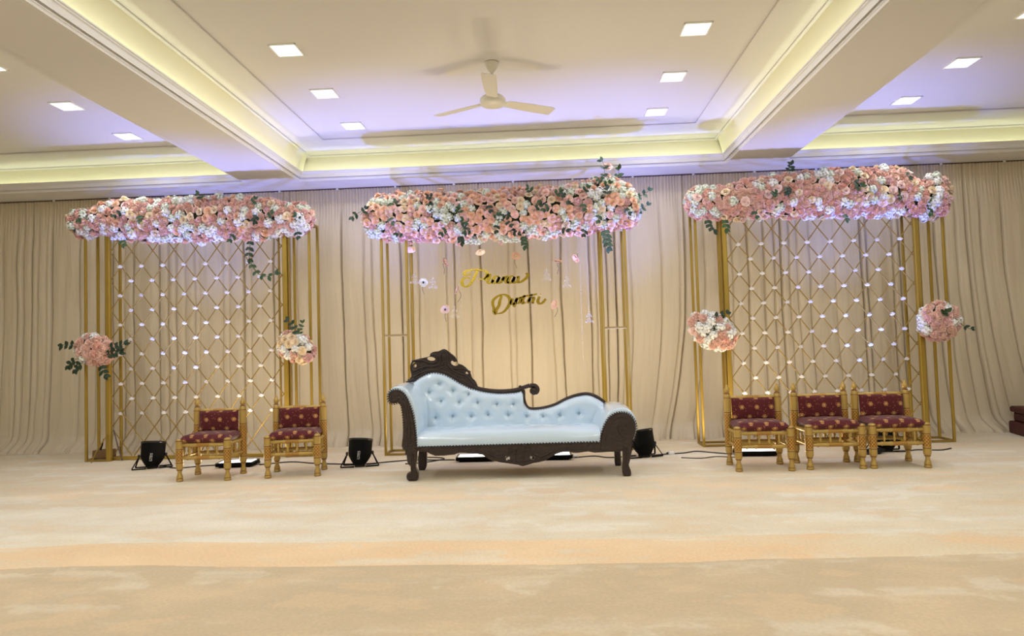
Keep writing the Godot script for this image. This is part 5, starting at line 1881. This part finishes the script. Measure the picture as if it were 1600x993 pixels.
func small_things() -> void:
	cord("black cable running from the far left par can to the left floodlight", [[-3.66, -6.26], [-3.45, -6.12], [-3.25, -6.2], [-3.10, -6.24]])
	cord("black cable from behind the second chair to the lone par can", [[-2.70, -6.2], [-2.45, -6.32], [-2.2, -6.22], [-1.95, -6.15], [-1.74, -6.12]])
	cord("black cable from the lone par can to under the sofa's left end", [[-1.64, -6.12], [-1.45, -6.22], [-1.25, -6.28], [-1.05, -6.25], [-0.87, -6.24]])
	cord("black cable looping on the carpet under the sofa's left end", [[-1.30, -6.42], [-1.08, -6.40], [-0.98, -6.30], [-1.15, -6.12], [-1.30, -6.08]])
	cord("black cable under the sofa's right end to the half hidden par can", [[0.24, -6.22], [0.42, -6.28], [0.55, -6.18], [0.78, -6.24]])
	cord("black cable running from the half hidden par can towards the right chairs", [[0.93, -6.24], [1.08, -6.30], [1.25, -6.34], [1.38, -6.42], [1.50, -6.34], [1.66, -6.22]])
	cord("thin black cable in front of the left foot of the right frame", [[1.18, -6.10], [1.34, -6.05], [1.50, -6.12], [1.64, -6.06], [1.72, -6.14]], 0.004)
	cord("black cable trailing on the carpet right of the rightmost chair", [[2.95, -6.30], [3.12, -6.16], [3.30, -6.24], [3.48, -6.20], [3.62, -6.28]])
	var m := MB.new()
	for k in 4:
		var ring := []
		for i in 19:
			var a := TAU * i / 18 + k
			ring.append(Vector3(2.82 + 0.025 * k + cos(a) * (0.10 - 0.012 * k), 0.006 + 0.010 * k, -6.13 + sin(a) * (0.07 - 0.006 * k)))
		m.tube(ring, 0.006, 6)
	tag(part("cable_coil", m.mesh(), M.cable, self), "small coil of black cable under the rightmost chair", "cable")
	# white plugs
	for q in [["white plug on the cable between the sofa and the right chairs", Vector3(1.13, 0, -6.31)], ["white plug at the right end of the floodlight under the sofa", Vector3(0.245, 0, -6.24)]]:
		var o := thing("cable_plug", q[0], "plug", q[1], 0.1, "white cable plugs")
		m = MB.new()
		m.box(Vector3(-0.028, 0, -0.016), Vector3(0.028, 0.028, 0.016), 0.006)
		part("body", m.mesh(), M.white, o)
		m = MB.new()
		m.tube([Vector3(-0.026, 0.014, 0), Vector3(-0.046, 0.012, 0)], [0.009, 0.006], 8)
		part("collar", m.mesh(), M.rubber, o)
	# block, struts and strap at the foot of the left frame
	var b := thing("wooden_block", "rough wooden block weighing down the foot of the far left pillar frame", "block", Vector3(-4.545, 0.022, -6.725))
	m = MB.new()
	m.box(Vector3(-0.095, 0, -0.06), Vector3(0.085, 0.082, 0.055), 0.004)
	part("block", m.mesh(), M.block, b)
	m = MB.new()
	m.tube(smooth2([Vector3(-0.03, 0.082, 0.02), Vector3(-0.012, 0.13, 0.02), Vector3(0.0, 0.17, 0.025), Vector3(0.004, 0.20, 0.025)], 4), [0.014, 0.014, 0.014, 0.013, 0.013, 0.012, 0.012, 0.010, 0.009, 0.007, 0.005, 0.003, 0.001], 6, true, 0.4)
	part("strap_end", m.mesh(), M.black, b)
	for s in [["thin gold strut leaning to the front left of the far left thick upright", [Vector3(-4.43, 0.27, -6.60), Vector3(-4.49, 0.13, -6.53), Vector3(-4.53, 0.008, -6.50)], "gold_thin"], ["dark strut leaning to the right of the far left thick upright", [Vector3(-4.40, 0.31, -6.655), Vector3(-4.35, 0.15, -6.64), Vector3(-4.29, 0.008, -6.62)], "track"]]:
		m = MB.new()
		m.tube(s[1], 0.006, 6)
		tag(part("strut", m.mesh(), M[s[2]], self), s[0], "strut")
	# maroon stepped box at the right edge
	var r := thing("platform_box", "dark maroon covered box with a wider base, at the right edge by the curtain", "box", Vector3(5.05, 0, -6.96), -0.22)
	m = MB.new()
	m.box(Vector3(-0.36, 0.0, -0.16), Vector3(0.5, 0.125, 0.26), 0.012)
	part("base", m.mesh(), M.maroon_box, r)
	m = MB.new()
	m.box(Vector3(-0.32, 0.125, -0.14), Vector3(0.48, 0.215, 0.22), 0.012)
	part("body", m.mesh(), M.maroon_box, r)
	m = MB.new()
	m.box(Vector3(-0.345, 0.215, -0.16), Vector3(0.5, 0.275, 0.245), 0.014)
	part("lid", m.mesh(), M.maroon_box, r)

# ------------------------------------------------------------------ ceiling fan
func fan() -> void:
	var o := thing("ceiling_fan", "white three-bladed ceiling fan hanging over the middle of the stage", "fan", Vector3(-0.341, HC, -5.066))
	o.scale = Vector3.ONE * 0.886
	var m := MB.new()
	m.lathe([[0.0, 0.0], [0.062, 0.0], [0.060, -0.012], [0.046, -0.05], [0.020, -0.085], [0.014, -0.09], [0.0, -0.09]], 20)
	part("canopy", m.mesh(), M.metal_white, o)
	m = MB.new()
	m.tube([Vector3(0, -0.08, 0), Vector3(0, -0.30, 0)], 0.011, 10)
	part("down_rod", m.mesh(), M.metal_white, o)
	m = MB.new()
	m.lathe([[0.0, -0.262], [0.030, -0.262], [0.052, -0.285], [0.056, -0.292]], 20)
	part("lower_canopy", m.mesh(), M.metal_white, o)
	m = MB.new()
	m.lathe([[0.0, -0.290], [0.050, -0.292], [0.092, -0.304], [0.110, -0.322], [0.113, -0.340], [0.104, -0.352], [0.106, -0.356], [0.098, -0.376], [0.060, -0.390], [0.0, -0.394]], 28)
	part("motor", m.mesh(), M.metal_white, o)
	for k in 3:
		var turn := Basis(Vector3.UP, TAU * k / 3 - PI / 2 + 0.02)
		m = MB.new()
		var P := PackedVector2Array([Vector2(0.13, -0.048), Vector2(0.34, -0.062), Vector2(0.57, -0.064), Vector2(0.605, -0.05), Vector2(0.60, 0.060), Vector2(0.58, 0.064), Vector2(0.34, 0.060), Vector2(0.13, 0.046)])
		m.slab(P, -0.0025, 0.0025, 0.001)
		var lay := Basis(Vector3.RIGHT, -PI / 2 - 0.20)
		part("blade", m.mesh(), M.metal_white, o, Transform3D(turn * lay, Vector3(0, -0.345, 0)))
		m = MB.new()
		m.tbox(Transform3D(Basis(), Vector3(0.125, 0, 0.004)), Vector3(0.09, 0.05, 0.006), 0.002)
		part("blade_arm", m.mesh(), M.metal_white, o, Transform3D(turn * lay, Vector3(0, -0.345, 0)))
